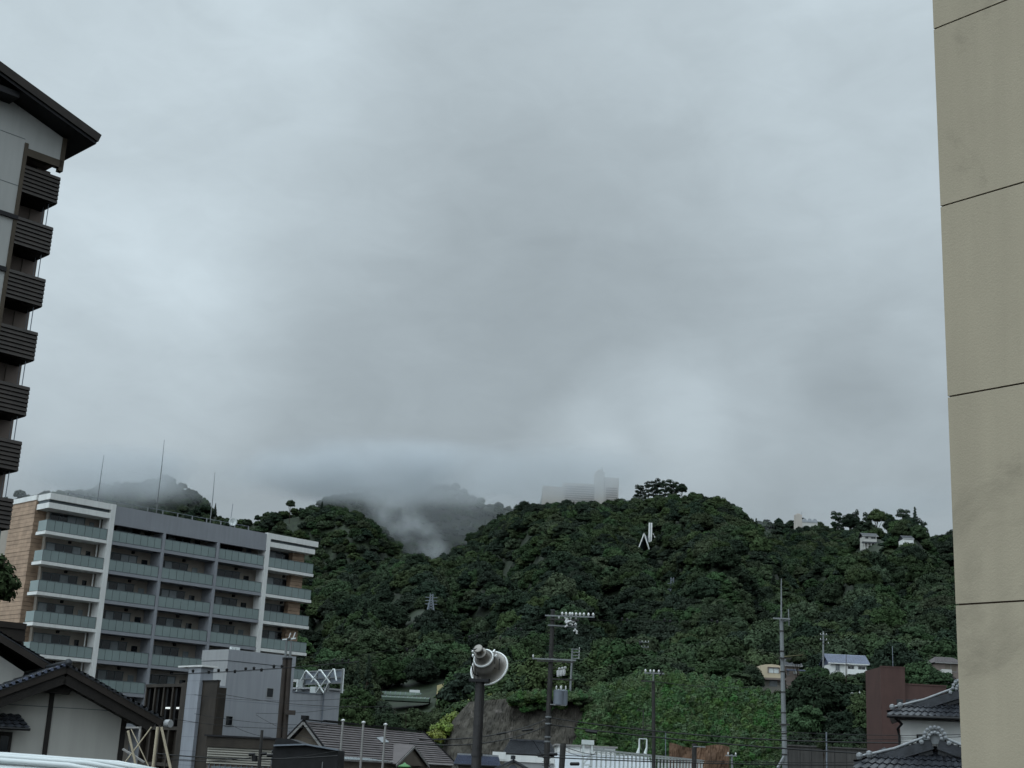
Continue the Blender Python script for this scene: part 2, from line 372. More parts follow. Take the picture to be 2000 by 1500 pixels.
# ------------------------------------------------------------------ apartment block
AZ = .78182613
fr = Fr(at(89, 1035.8, 136.4), AZ); apt = thing('apartment_building', 'long nine-storey apartment block with green glass balconies and white end frames', 'building', fr.pt(16.8, 0, GZ))
FL = [22.05 - 3 * k for k in range(9)]; TOP = 25.84
MB().box(fr, 1.1, 32.2, -12, -2.0, GZ, TOP - .9).build('wall', 'recess', apt)
wd = MB(); wdark = MB()
z = GZ; 
while z < TOP - .5:     # timber boards, each proud of the joint
    k = int((z - GZ) / .42)
    wd.box(fr, -.12 - .03 * (k % 3 == 0), 1.1, -7.8, -2.55, z + .03, min(z + .42, TOP - .5)); z += .42
wd.build('timber_end_wall', 'wood', apt)
z = GZ; wd = MB()
while z < TOP - 1.2:
    wd.box(fr, 31.2, 32.9, -6.5, -1.2, z + .03, z + .42); z += .42
wd.build('timber_end_wall', 'wood', apt)
MB().box(fr, -.2, 1.15, -7.9, -2.5, TOP - .5, TOP).build('parapet_cap', 'white', apt)
mb = MB()
for s0, s1, c0_ in ((0, 6.82, 6.82), (27.0, 33.8, 26.5)):
    mb = MB(); mb.box(fr, c0_, c0_ + .5, -1.4, .12, GZ, TOP)
    mb.box(fr, s0, s1, -2.6, .06, TOP - .62, TOP); mb.box(fr, s0 + (0 if s0 == 0 else 0), s1 - (.35 if s0 else 0), -2.6, 0, TOP - 1.5, TOP - .95)
    mb.build('white_frame', 'white', apt)
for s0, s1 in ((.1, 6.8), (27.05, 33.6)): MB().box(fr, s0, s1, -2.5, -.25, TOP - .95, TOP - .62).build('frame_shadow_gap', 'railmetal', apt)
MB().box(fr, 7.32, 26.5, -.6, .02, TOP - 2.05, TOP - .1).box(fr, 7.32, 26.5, -2.2, -.6, TOP - .8, TOP - .1).build('roof_band', 'greyframe', apt)
mb = MB()
for s in (13.25, 20.05): mb.box(fr, s, s + .32, -2.0, .04, GZ, TOP - 2.05)
mb.build('divider_wall', 'greyframe', apt)
MB().box(fr, 1, 32.5, -11.9, -.7, TOP - .9, TOP - .82).build('roof_deck', 'concrete', apt)
bays = [(0.0, 6.82, 1), (7.32, 13.25, 0), (13.57, 20.05, 0), (20.37, 26.5, 0), (27.0, 33.5, 1)]
for bi, (s0, s1, wht) in enumerate(bays):
    for k, z in enumerate(FL):
        if z < 3: continue
        if bi == 0 and k == 8: continue
        sl = MB(); sl.box(fr, s0, s1, -2.0, 0 if wht else -.04, z - .32, z).build('balcony_slab', 'white' if wht else 'greyframe', apt)
        g = MB(); n = 8 if bi == 0 else 7; e0 = s0 + .06; e1 = s1 - .06 if bi else s1 - .06
        if bi == 0:
            e0 = .12
        for i in range(n):
            a = e0 + (e1 - e0) * i / n; c = e0 + (e1 - e0) * (i + 1) / n
            g.box(fr, a + .025, c - .025, -.10, -.07, z + .08, z + 1.12)
        if bi == 0: g.box(fr, .12, .15, -1.9, -.12, z + .08, z + 1.12)
        if bi == 4: g.box(fr, s1 - .09, s1 - .06, -1.9, -.12, z + .08, z + 1.12)
        go = g.build('glass_railing', 'glassgreen', apt)
        r = MB(); r.box(fr, e0, e1, -.13, -.04, z + 1.12, z + 1.17); r.box(fr, e0, e1, -.13, -.04, z + .01, z + .07)
        for i in range(n + 1):
            a = e0 + (e1 - e0) * i / n; r.box(fr, a - .02, a + .02, -.13, -.11, z + .07, z + 1.12)
        r.build('rail_frame', 'railmetal', go)
        wx = s0 + (1.3 if bi == 0 else .5); 
        fm = MB(); fm.box(fr, wx - .06, wx + 3.9, -1.99, -1.90, z + 2.12, z + 2.2)
        for q in range(5): fm.box(fr, wx + q * .95 - .03, wx + q * .95 + .03, -1.99, -1.92, z, z + 2.12)
        fo = fm.build('window', 'railmetal', apt)
        pats = rnd.sample([0, 1, 1, 0, 1], 4)
        for q in range(4):
            MB().box(fr, wx + q * .95 + .035, wx + q * .95 + .915, -1.985, -1.955, z + .02, z + 2.11).build('pane', 'curtain' if pats[q] == 0 else 'glassdark', fo)
        MB().box(fr, wx + 4.4, wx + 5.1 if bi else wx + 4.9, -1.99, -1.95, z + .9, z + 1.9).build('door', 'glassdark' if (k + bi) % 3 else 'curtain', apt)
        MB().box(fr, s0 + 3.6, s0 + 3.85, -1.99, -1.75, z + 2.35, z + 2.6).build('wall_light', 'black', apt)
        if bi == 0: MB().tube([fr.pt(6.5, -1.3, z), fr.pt(6.5, -1.3, z + 2.68)], .07).build('downpipe', 'white', apt)
# roof furniture on the block
def roofz(): return TOP - .82
for (xb, yb, xt_, yt) in ((191, 975, 203, 889), (306, 995, 321, 859), (411, 1015, 420, 922)):
    s_, z_ = fr.hit(xb, yb, -3.0); s2, z2_ = fr.hit(xt_, yt, -3.0)
    r = thing('lightning_rod', {191: 'thin lightning rod nearest the timber end of the apartment roof', 306: 'tallest thin lightning rod in the middle of the apartment roof', 411: 'thin lightning rod on the apartment roof just left of the white dish'}[xb], 'lightning rod', fr.pt(s_, -3, roofz()), 'lightning rods on the apartment roof')
    MB().tube([fr.pt(s_, -3, roofz()), fr.pt(s_, -3, z2_ - 3)], .05).build('mast', 'concrete', r)
    MB().tube([fr.pt(s_, -3, z2_ - 3), fr.pt(s2, -3, z2_)], [.045, .02]).build('rod', 'trafo', r)
rl = thing('roof_railing', 'thin metal safety railing along the apartment roof behind the grey band', 'railing', fr.pt(16, -2.2, roofz()))
mb = MB()
for h in (.9, 1.55): mb.tube([fr.pt(3, -2.2, roofz() + h), fr.pt(25.5, -2.2, roofz() + h)], .022, 5)
mb.build('rail', 'trafo', rl); mb = MB()
for i in range(13): s_ = 3 + i * 1.87; mb.box(fr, s_ - .05, s_ + .05, -2.25, -2.15, roofz(), roofz() + 1.55)
mb.build('post', 'concrete', rl)
ds = thing('satellite_dish', 'white round satellite dish on the apartment roof edge', 'satellite dish', fr.pt(22, -1.3, roofz()))
sd, zd = fr.hit(455, 1020, -1.0); c0 = fr.pt(sd, -1.0, zd + .05); dd = (EYE - c0); dd /= np.linalg.norm(dd); dd = dd + np.array([.1, 0, .1])
MB().lathe(c0, dd, [(-.14, .02), (-.12, .18), (-.06, .34), (0, .47), (.02, .47), (-.04, .34), (-.10, .18), (-.12, .0)], 28).build('dish', 'white2', ds, smooth=True)
MB().tube([c0 - dd * .1, fr.pt(sd, -1.35, zd - .2), fr.pt(sd, -1.35, roofz())], .05).build('mount', 'trafo', ds)
MB().tube([c0 - dd * .05 + np.array([0, 0, -.3]), c0 + dd * .45], .02).build('feed_arm', 'trafo', ds)
an = thing('roof_antenna', 'short thin antenna standing above the white satellite dish', 'antenna', fr.pt(sd + .4, -2.2, roofz()))
MB().tube([fr.pt(sd + .4, -2.2, roofz()), fr.pt(sd + .55, -2.2, zd + 2.3)], .03).build('mast', 'trafo', an)

# ------------------------------------------------------------------ tall brown tower on the left
fr = Fr(at(118, 347, 75), AZ); tw = thing('apartment_tower', 'tall tower with black gable roof, grey plaster gable and brown louvred balconies', 'building', fr.pt(-6, -6, GZ))
PT = [33.57, 30.43, 27.25, 24.05, 20.83, 17.70, 14.47]; PT += [PT[-1] - 3.16 * k for k in range(1, 6)]
mb = MB()
SL = .305; zr = lambda s: 36.13 - .52 + (1.28 - s) * SL      # roof underside
poly = [fr.pt(-16, 0, zr(-9)), fr.pt(-9, 0, zr(-9)), fr.pt(-.12, 0, zr(-.12)), fr.pt(-.12, 0, 34.45), fr.pt(-2.25, 0, 34.55), fr.pt(-2.25, 0, GZ), fr.pt(-16, 0, GZ)]
poly[0] = fr.pt(-16, 0, zr(-2))
mb.prism(poly, fr.n * -.3); mb.build('gable_wall', 'towerwall', tw)
MB().box(fr, -16, .2, -14, -1.8, GZ, 34.5).box(fr, -16, -2.3, -1.8, -.3, GZ, 34.5).prism([fr.pt(-14, -.35, 34.5), fr.pt(-.15, -.35, 34.5), fr.pt(-.15, -.35, zr(0)), fr.pt(-9, -.35, zr(-9))], fr.n * -13).build('core_wall', 'housebrown', tw)
mb = MB(); mb.box(fr, -2.42, -2.2, -.3, .07, GZ, 34.9); mb.box(fr, -2.2, -.0, -.3, .07, 34.15, 34.6); mb.box(fr, -.2, .06, -.3, .07, 33.95, zr(0) + .05)
mb.build('brown_frame', 'brownframe', tw)
mb = MB()
mb.slab([fr.pt(1.28, 1.5, 36.13), fr.pt(1.28, -15, 36.13), fr.pt(-9, -15, 36.13 + 10.28 * SL), fr.pt(-9, 1.5, 36.13 + 10.28 * SL)], .45)
mb.slab([fr.pt(-9, 1.5, 36.13 + 10.28 * SL), fr.pt(-9, -15, 36.13 + 10.28 * SL), fr.pt(-19.3, -15, 36.13), fr.pt(-19.3, 1.5, 36.13)], .45)
mb.build('roof', 'roofblack', tw)
mb = MB(); mb.bar(fr.pt(1.3, 1.55, 36.1), fr.pt(-9, 1.55, 36.1 + 10.3 * SL), .14, .5); mb.build('bargeboard', 'brownlouvre', tw)
mb = MB(); s_, z_ = fr.hit(8, 183, .5); mb.box(fr, -7, s_ + .6, 0, 1.2, z_ - .25, z_ + .1); mb.build('purlin', 'roofblack', tw)
MB().box(fr, -16, -2.2, .003, .16, 30.18, 30.42).box(fr, -16, -2.42, .003, .16, 27.0, 27.25).build('floor_band', 'roofblack', tw)
MB().box(fr, -8, -3.6, -.02, .03, 27.4, 30.0).build('window', 'glassdark', tw)
MB().box(fr, -8, -3.6, -.02, .03, 24.2, 26.6).build('window', 'glassdark', tw)
MB().box(fr, -16, -2.43, .003, .012, 35.1, 35.13).box(fr, -16, -2.43, .003, .012, 32.2, 32.23).build('panel_joint', 'railmetal', tw)
for k, zt_ in enumerate(PT):
    if zt_ < -1: continue
    bal = MB(); bal.box(fr, -2.2, -.01, -1.8, -.12, zt_ - 1.70, zt_ - 1.5)
    bo = bal.build('balcony_floor', 'darkwood', tw)
    lv_ = MB(); z = zt_ - 1.70
    for q in range(7):
        h = 1.70 / 7; lv_.prism([fr.pt(-2.2, .02, z + .03), fr.pt(-2.2, .09, z + .05), fr.pt(-2.2, .03, z + h), fr.pt(-2.2, -.08, z + h), fr.pt(-2.2, -.08, z)], fr.a * 2.2); 
        lv_.prism([fr.pt(-.06, -.1, z), fr.pt(.03, -.1, z + .03), fr.pt(-.02, -.1, z + h), fr.pt(-.06, -.1, z + h)], fr.n * -1.6); z += h
    lv_.build('louvred_parapet', 'brownlouvre', bo)
    if k:
        p = MB(); p.tube([fr.pt(-.35, -.25, zt_), fr.pt(-.35, -.25, PT[k - 1] - 1.7)], .025, 6); p.tube([fr.pt(-.3, -1.0, zt_), fr.pt(-.3, -1.0, PT[k - 1] - 1.7)], .02, 6); p.build('balcony_post', 'trafo', bo)
    dn = MB()
    dn.tube([fr.pt(-1.45, -1.7, zt_ - 1.5), fr.pt(-1.45, -1.7, zt_ + 1.4)], .035, 6); dn.tube([fr.pt(-.75, -1.7, zt_ - 1.5), fr.pt(-.75, -1.7, zt_ + 1.4)], .035, 6); dn.build('downpipe', 'brownframe', bo)
# wider louvred block low on the tower
sA, zA = fr.hit(54, 1218, 2.0)
mb = MB(); z = zA - 3.2
for q in range(10): mb.box(fr, -9, sA - (.03 if q % 2 else 0), -1, 2.0 - (0 if q % 2 else .12), z, z + .31); z += .32
mb.build('lower_louvre_block', 'brownlouvre', tw)

# ------------------------------------------------------------------ white plaster house, bottom left
azh = 1.1; fr = Fr(at(242, 1398, 45), azh); hs = thing('gabled_house', 'traditional house with pale plaster gable, dark timber posts and black tiled roof', 'house', fr.pt(-3.6, -3, GZ))
SA, ZA, SLH = -2.10, 3.80, .46   # apex of roof underside
wz = lambda s: ZA - abs(s - SA) * SLH
MB().prism([fr.pt(-6.3, 0, GZ), fr.pt(0, 0, GZ), fr.pt(0, 0, wz(0) + .12), fr.pt(SA, 0, ZA + .12), fr.pt(-6.3, 0, wz(-6.3) + .12)], fr.n * -8).build('wall', 'plaster', hs)
mb = MB(); mb.box(fr, -.06, .1, -.25, .06, GZ, wz(0)); mb.box(fr, -2.34, -2.2, 0, .06, GZ, 3.2)
mb.build('timber_post', 'darkwood', hs)
mb = MB(); mb.box(fr, -6.3, -2.34, .0, .012, 2.72, 2.74); mb.box(fr, -2.2, -.1, .0, .012, 2.72, 2.74); mb.build('plaster_joint', 'railmetal', hs)
OV, EV = .95, 1.55
def two_slopes(mb, fr, sa, za, sl, half_l, half_r, n0, n1, th, mat_under=None):
    for sg, hf in ((1, half_r), (-1, half_l)):
        mb.slab([fr.pt(sa, n0, za), fr.pt(sa + sg * hf, n0, za - hf * sl), fr.pt(sa + sg * hf, n1, za - hf * sl), fr.pt(sa, n1, za)] if sg > 0 else
                [fr.pt(sa, n1, za), fr.pt(sa - hf, n1, za - hf * sl), fr.pt(sa - hf, n0, za - hf * sl), fr.pt(sa, n0, za)], th)
HR = 3.1; HL = 4.6
mb = MB(); two_slopes(mb, fr, SA, ZA + .14, SLH, HL - .1, HR - .08, OV, -8.5, .13); mb.build('eave_boarding', 'darkwood', hs)
mb = MB()
for sg, hf in ((1, HR), (-1, HL)):
    A = fr.pt(SA + sg * hf, OV + .05, ZA + .18 - hf * SLH); B = fr.pt(SA + sg * hf, -8.6, ZA + .18 - hf * SLH); D = fr.pt(SA, OV + .05, ZA + .18); C2 = fr.pt(SA, -8.6, ZA + .18)
    mb.tiles(A, B, C2, D, 16, 32, .03, .035, .03)
mb.build('roof', 'tiledark', hs)
mb = MB()
for sg, hf in ((1, HR - .03), (-1, HL - .03)):
    mb.bar(fr.pt(SA, OV, ZA + .04), fr.pt(SA + sg * hf, OV, ZA + .04 - hf * SLH), .07, .2)
mb.build('bargeboard', 'brownlouvre', hs)
mb = MB()
for sg, hf in ((1, HR - .25), (-1, HL - .25)):
    mb.bar(fr.pt(SA, OV - .35, ZA - .2), fr.pt(SA + sg * hf, OV - .35, ZA - .2 - hf * SLH), .6, .34)
mb.build('eave_beam', 'darkwood', hs)
mb = MB()
for i in range(26):     # narrow verge tiles on the left slope
    d_ = .1 + i * .175; p = fr.pt(SA - d_, OV + .14, ZA + .215 - d_ * SLH); mb.tube([p, p + fr.n * -.3], .05, 8)
mb.build('verge_tile', 'tileblue', hs)
mb = MB()
for i in range(17):
    d_ = .1 + i * .175; p = fr.pt(SA + d_, OV + .1, ZA + .19 - d_ * SLH); mb.tube([p, p + fr.n * -.3], .05, 8)
mb.build('verge_tile', 'tiledark', hs)
MB().tube([fr.pt(SA, OV + .1, ZA + .25), fr.pt(SA, -8.6, ZA + .25)], .07, 10).lathe(fr.pt(SA, OV + .16, ZA + .25), fr.n, [(-.1, .0), (-.1, .11), (.0, .11), (.03, .0)], 12).build('ridge_tile', 'tiledark', hs)
mb = MB(); mb.prism([fr.pt(-2.95, .5, 3.14), fr.pt(-1.85, .5, 3.12), fr.pt(-1.7, .5, 3.42), fr.pt(SA, .5, 3.7), fr.pt(-3.0, .5, 3.36)], fr.n * -.4); mb.build('gable_ornament', 'darkwood', hs)
gq = fr.hit(325, 1413, OV); MB().lathe(fr.pt(gq[0], OV - .05, gq[1]), fr.n + fr.a * .6, [(0, 0), (0, .12), (.2, .12), (.2, .0)], 18).build('gutter_end', 'greyside', hs)
# small tiled canopy over the window
A = fr.pt(-6.2, .75, 2.02); B = fr.pt(-2.9, .75, 2.02); C2 = fr.pt(-3.2, .05, 2.44); D = fr.pt(-6.2, .05, 2.44)
MB().tiles(A, B, C2, D, 4, 14, .04, .04, .05).build('window_canopy', 'tiledark', hs)
MB().tube([A + fr.n * .05, B + fr.n * .05], .04, 8).build('canopy_gutter', 'black', hs)
wn = MB().box(fr, -6, -3.28, .0, .05, 1.80, 1.92).box(fr, -3.36, -3.28, .0, .05, .2, 1.80).box(fr, -3.66, -3.6, .0, .05, .2, 1.80).build('window', 'darkwood', hs)
MB().box(fr, -6, -3.36, -.02, .02, .1, 1.80).build('pane', 'glassdark', wn)
# higher rear wing with its own gable slope
NR = -2.6
s1_, z1_ = fr.hit(0, 1240, NR); s2_, z2_ = fr.hit(108, 1306, NR); sl2 = (z1_ - z2_) / (s2_ - s1_); s3_ = s1_ - .9; z3_ = z1_ + .9 * sl2
mb = MB(); mb.slab([fr.pt(s3_, NR, z3_), fr.pt(s2_, NR, z2_), fr.pt(s2_, -9, z2_), fr.pt(s3_, -9, z3_)], .12)
mb.slab([fr.pt(s3_, -9, z3_), fr.pt(s3_ - 3, -9, z3_ - 3 * sl2), fr.pt(s3_ - 3, NR, z3_ - 3 * sl2), fr.pt(s3_, NR, z3_)], .12); mb.build('rear_roof_boarding', 'darkwood', hs)
mb = MB(); mb.tiles(fr.pt(s2_ + .05, NR + .05, z2_ + .04), fr.pt(s2_ + .05, -9, z2_ + .04), fr.pt(s3_, -9, z3_ + .05), fr.pt(s3_, NR + .05, z3_ + .05), 18, 22, .03, .035, .03)
mb.tiles(fr.pt(s3_ - 3, NR + .05, z3_ - 3 * sl2 + .04), fr.pt(s3_ - 3, -9, z3_ - 3 * sl2 + .04), fr.pt(s3_, -9, z3_ + .05), fr.pt(s3_, NR + .05, z3_ + .05), 14, 22, .03, .035, .03); mb.build('rear_roof', 'tiledark', hs)
MB().bar(fr.pt(s3_, NR, z3_ - .1), fr.pt(s2_, NR, z2_ - .1), .07, .2).build('bargeboard', 'brownlouvre', hs)
q1 = fr.hit(0, 1290, NR - .9); q2 = fr.hit(40, 1318, NR - .9); sq = (q1[1] - q2[1]) / (q2[0] - q1[0])
MB().prism([fr.pt(q1[0] - 1, NR - .9, GZ), fr.pt(q2[0] + .1, NR - .9, GZ), fr.pt(q2[0] + .1, NR - .9, q2[1] + .1), fr.pt(q1[0] - 1, NR - .9, q1[1] + sq + .1)], fr.n * -5).build('rear_wall', 'offwhite', hs)

# ------------------------------------------------------------------ white car, bottom left
car = thing('parked_car', 'white parked wagon with ribbed roof, only the roof showing', 'car', (-3.3, 5.9, 0))
def carbody():
    me = MB(); xs = []
    prof = [(-5.35, .55, .62), (-5.3, .35, .86), (-4.45, .3, .98), (-4.2, .3, 1.02), (-3.75, .3, 1.38), (-3.3, .3, 1.505), (-2.6, .3, 1.545), (-2.0, .3, 1.548), (-1.6, .3, 1.54), (-1.30, .3, 1.505), (-1.12, .3, 1.42), (-.95, .3, 1.1), (-.88, .3, .85), (-.86, .4, .5)]
    vs = []; ring = 22
    for (x, zb, ztp) in prof:
        for k in range(ring):
            a = 2 * math.pi * k / ring; c_, s_ = math.cos(a), math.sin(a)
            e = .32; yy_ = math.copysign(abs(c_) ** e, c_); z_ = math.copysign(abs(s_) ** e, s_)
            hw = .84; hh = (ztp - zb) / 2; zc = (ztp + zb) / 2
            tum = 1 - .16 * max(0, (z_ * hh + zc - .95)) / .6
            crown = -.028 * (yy_ ** 2) if z_ > 0 else 0
            vs.append((x, 5.9 + yy_ * hw * tum, zc + z_ * hh + crown * (1 if z_ > .5 else 0)))
    fs = [(i * ring + k, i * ring + (k + 1) % ring, (i + 1) * ring + (k + 1) % ring, (i + 1) * ring + k) for i in range(len(prof) - 1) for k in range(ring)]
    fs += [tuple(range(ring)), tuple(range((len(prof) - 1) * ring, len(prof) * ring))]
    me.add(vs, fs); return me
bo = carbody().build('body', 'carpaint', car, smooth=True)
mb = MB()
for yy_ in (5.42, 5.66, 5.9, 6.14, 6.38):
    dz = -.028 * ((yy_ - 5.9) / .7) ** 2
    mb.tube([(-3.2, yy_, 1.507 + dz), (-2.6, yy_, 1.546 + dz), (-2.0, yy_, 1.55 + dz), (-1.6, yy_, 1.541 + dz), (-1.34, yy_, 1.512 + dz)], [.004, .012, .013, .012, .004], 8)
mb.build('roof_rib', 'carpaint', bo, smooth=True)
for sg in (-1, 1):
    mb = MB()
    for (a, c_) in ((-4.0, -3.15), (-3.05, -2.15), (-2.05, -1.3)):
        mb.prism([(a + (.25 if a < -3.5 else 0), 5.9 + sg * .805, 1.0), (c_, 5.9 + sg * .805, 1.0), (c_ - (.1 if c_ > -1.5 else 0), 5.9 + sg * .74, 1.38), (a + (.5 if a < -3.5 else 0.02), 5.9 + sg * .74, 1.38)], (0, sg * .03, 0))
    mb.build('side_window', 'glassdark', car)
for x in (-4.55, -1.85):
    for sg in (-1, 1):
        wo_ = MB().lathe((x, 5.9 + sg * .84, .3), (0, sg, 0), [(-.18, .1), (-.18, .28), (-.15, .3), (0, .3), (.02, .28), (.02, .18)], 20).build('wheel', 'black', car)
        MB().lathe((x, 5.9 + sg * .84, .3), (0, sg, 0), [(.0, .18), (.01, .16), (-.02, .1), (.02, .0)], 16).build('rim', 'trafo', wo_)
for sg in (-1, 1):
    MB().box(W, -5.36, -5.28, -(5.9 + sg * .6 + .14), -(5.9 + sg * .6 - .14), .6, .74).build('headlight', 'insul', car)
    MB().box(W, -.92, -.86, -(5.9 + sg * .66 + .08), -(5.9 + sg * .66 - .08), .75, 1.0).build('tail_light', 'brick', car)

# ------------------------------------------------------------------ brown steel building and grey building
AZ2 = -.72 + math.pi
fb = Fr(at(371, 1331, 100), AZ2)
br = thing('brown_steel_building', 'rusty brown steel-framed wall with dark bays beside the pale steel column', 'building', fb.pt(-1.5, -2, GZ))
q0 = fb.hit(288, 1337)[0]; zt_ = fb.hit(320, 1336)[1]
mb = MB(); mb.box(fb, q0, 0, -3, -.35, GZ, zt_ - .1); mb.build('wall', 'steelbrown', br)
mb = MB(); mb.box(fb, q0 - .05, -.9, -.35, .1, zt_ - .22, zt_)
for i in range(5): s_ = q0 + (-.9 - q0) * i / 4; mb.box(fb, s_ - .09, s_ + .09, -.35, .05, GZ, zt_ - .22)
for zz_ in (zt_ - 3.1, zt_ - 5.6): mb.box(fb, q0, -.9, -.35, .03, zz_ - .12, zz_ + .12)
mb.box(fb, -.9, -.02, -.35, .12, GZ, zt_ + .05); mb.build('steel_frame', 'steelbrown', br)
mb = MB()
for i in range(4): a = q0 + (-.9 - q0) * i / 4 + .12; mb.box(fb, a, a + .3, -.35, -.1, zt_ - 3, zt_ - .3)
mb.build('dark_fin', 'black', br)
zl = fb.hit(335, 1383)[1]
lt = MB(); a, c_ = fb.hit(323, 1384)[0], fb.hit(335, 1384)[0]; lt.box(fb, a, c_, -.2, .0, zl - .05, zl + .07); lt.build('glowing_gap_bar', 'lamp', br)  # emissive bars standing in for brightness seen through gaps in the wall
lt = MB(); a, c_ = fb.hit(344, 1384)[0], fb.hit(352, 1384)[0]; lt.box(fb, a, c_, -.2, .0, zl - .05, zl + .07); lt.build('glowing_gap_bar', 'lamp', br)
pc = thing('steel_column', 'pale blue-grey steel clad column between two brown walls', 'column', fb.pt(.7, -.3, GZ))
s1, s2 = 0, fb.hit(395, 1331)[0]; mb = MB(); z = GZ
while z < zt_ + .3: mb.box(fb, s1 + .01, s2, -.8, .2, z + .012, z + .95); z += .95
mb.build('cladding', 'greypale', pc); MB().box(fb, s1 + .04, s2 - .03, -.78, .17, GZ, z).build('core', 'steelbrown', pc)
MB().box(fb, -1.3, s2 + .4, -.9, .35, z, z + .12).build('cap', 'white', pc)
bp = thing('brown_panel_wall', 'flat dark brown panel wall between the pale column and the grey building', 'wall', fb.pt(s2 + .8, -1, GZ))
s3 = fb.hit(424, 1334)[0]; MB().box(fb, s2 + .03, s3, -.22, -.05, GZ, zt_ + .1).build('panel', 'steelbrown', bp)
MB().box(fb, s2 + .02, s3 + .03, -.25, .0, zt_ + .1, zt_ + .2).build('coping', 'darkwood', bp)

fg = Fr(at(448, 1268, 110), AZ); gb = thing('grey_building', 'plain blue-grey building with two small windows in front of the apartments', 'building', fg.pt(4, -4, GZ))
z1 = fg.hit(448, 1268)[1]; e1 = fg.hit(577, 1284)[0]; z2 = fg.hit(572, 1352)[1]; e2 = fg.hit(664, 1360)[0]; e15 = fg.hit(632, 1358)[0]; z3 = fg.hit(650, 1348)[1]
dS = -3.6; z4 = fg.hit(442, 1340)[1]
mb = MB(); mb.box(fg, 0, e1, dS, 0, GZ, z1 - .9); mb.box(fg, e1, e15, dS - 2, -.003, GZ, z2); mb.box(fg, e15, e2, dS - 2, 0, GZ, z3); mb.box(fg, -1.2, 0, -3, -.004, GZ, z4)
mb.build('wall', 'greybldg', gb)
mb = MB(); mb.box(fg, -.04, e1 + .04, dS - .04, .05, z1 - .86, z1); mb.build('parapet', 'greybldg', gb)
MB().box(fg, -.035, 0, dS, .0, z4, z1 - .9).box(fg, -.06, -.04, dS - .02, .03, z1 - .84, z1 - .02).build('side_wall', 'greyside', gb)
MB().box(fg, -.02, e1, dS, .012, z1 - .9, z1 - .86).build('joint', 'railmetal', gb)
MB().box(fg, e15 - .6, e2 + .25, dS - 2.1, .2, z3, z3 + .14).build('flat_roof', 'greyside', gb)
MB().box(fg, e1, e15, -.3, .06, z2, z2 + .08).build('roof_edge', 'trafo', gb)
for (x, y) in ((527, 1353), (447, 1408)):
    s_, z_ = fg.hit(x, y); wn = MB().box(fg, s_ - .36, s_ + .36, -.0, .04, z_ - .42, z_ - .34).box(fg, s_ - .36, s_ + .36, 0, .04, z_ + .34, z_ + .4).box(fg, s_ - .36, s_ - .3, 0, .04, z_ - .34, z_ + .34).box(fg, s_ + .3, s_ + .36, 0, .04, z_ - .34, z_ + .34).build('window', 'greyside', gb)
    MB().box(fg, s_ - .3, s_ + .3, 0.002, .02, z_ - .34, z_ + .34).build('pane', 'glassdark', wn)
for (x, y) in ((455, 1265), (464, 1266)):
    s_, z_ = fg.hit(x, y, -1); MB().box(fg, s_ - .18, s_ + .18, -1.2, -.9, z1, z1 + .3).build('roof_vent', 'white2', gb)
for zj in (z1 - 3.9, z1 - 6.9): MB().box(fg, 0, e2, .001, .008, zj, zj + .02).build('joint', 'trafo', gb)
MB().tube([fg.pt(e15 - .1, .15, z3 - 6), fg.pt(e15 - .1, .15, z3 + .3)], .06, 6).build('downpipe', 'trafo', gb)
# back of rooftop billboard
ft = Fr(at(645, 1355, 113), AZ2 + .12); bb = thing('billboard_frame', 'white diagonal steel framework on the back of a rooftop billboard', 'billboard', ft.pt(-1.6, 0, z2))
sL = ft.hit(574, 1330)[0]; zt2 = ft.hit(630, 1306)[1]; zb = z2 + .08
MB().box(ft, sL, 0, -1.1, -1.0, zb + .75, zt2 - .1).build('board', 'trafo', bb)
mb = MB()
for zz_ in (zb + .8, (zb + zt2) / 2 + .3, zt2 - .05): mb.box(ft, sL, .0, -1.0, -.93, zz_ - .05, zz_ + .05)
for s_ in (sL, sL * .66, sL * .33, 0): mb.box(ft, s_ - .04, s_ + .04, -1.0, -.9, zb, zt2)
mb.build('rail', 'concrete', bb); mb = MB()
q = -sL
zm = (zb + zt2) / 2
for (a, za, b2, zb2) in ((0, zm + .1, .13, zt2), (.14, zt2, .46, zb + .9), (.30, zm, .49, zt2), (.44, zb, .86, zt2), (.52, zt2, .80, zb + .8), (.88, zt2, .96, zm), (.45, zm, .66, zb), (.66, zb, .76, zb + .8)):
    mb.bar(ft.pt(sL + q * a, -.6, za), ft.pt(sL + q * b2, -.6, zb2), .09, .09)
mb.box(ft, -.05, .02, -1.12, -.95, zb, zt2 + .05); mb.build('diagonal_brace', 'white2', bb)
MB().box(ft, sL - .1, sL + .12, -.8, -.3, zb, zb + 1.15).build('cabinet', 'white2', bb)
MB().box(fg, e15 - .75, e15 - .05, -.9, -.2, z2 + .08, z2 + .62).build('air_conditioner', 'white2', gb)

# low building with brown band and cream louvres
fl = Fr(at(404, 1440, 62), math.pi / 2 - .05); lb = thing('low_shop', 'low shop with brown fascia band above cream corrugated panels', 'shop', fl.pt(1.5, -2, GZ))
e = fl.hit(538, 1440)[0]; zt_ = fl.hit(470, 1441)[1]; zm = fl.hit(470, 1461)[1]; zb = fl.hit(470, 1494)[1]
MB().box(fl, 0, e, -5, 0, zm, zt_).build('fascia', 'steelbrown', lb); MB().box(fl, -.1, e + .05, -5, .08, zt_, zt_ + .07).build('roof', 'roofblack', lb)
mb = MB(); n_ = 7
for i in range(n_): a = zb + (zm - zb) * i / n_; c_ = zb + (zm - zb) * (i + 1) / n_; mb.prism([fl.pt(.08, -.12, a), fl.pt(.08, -.03, a + .01), fl.pt(.08, -.1, c_), fl.pt(.08, -.14, c_)], fl.a * (e - .2))
mb.build('louvre_panel', 'creamdull', lb)
MB().box(fl, .1, e - .1, -5, -.14, GZ, zb).build('wall', 'housebrown', lb)
mb = MB()
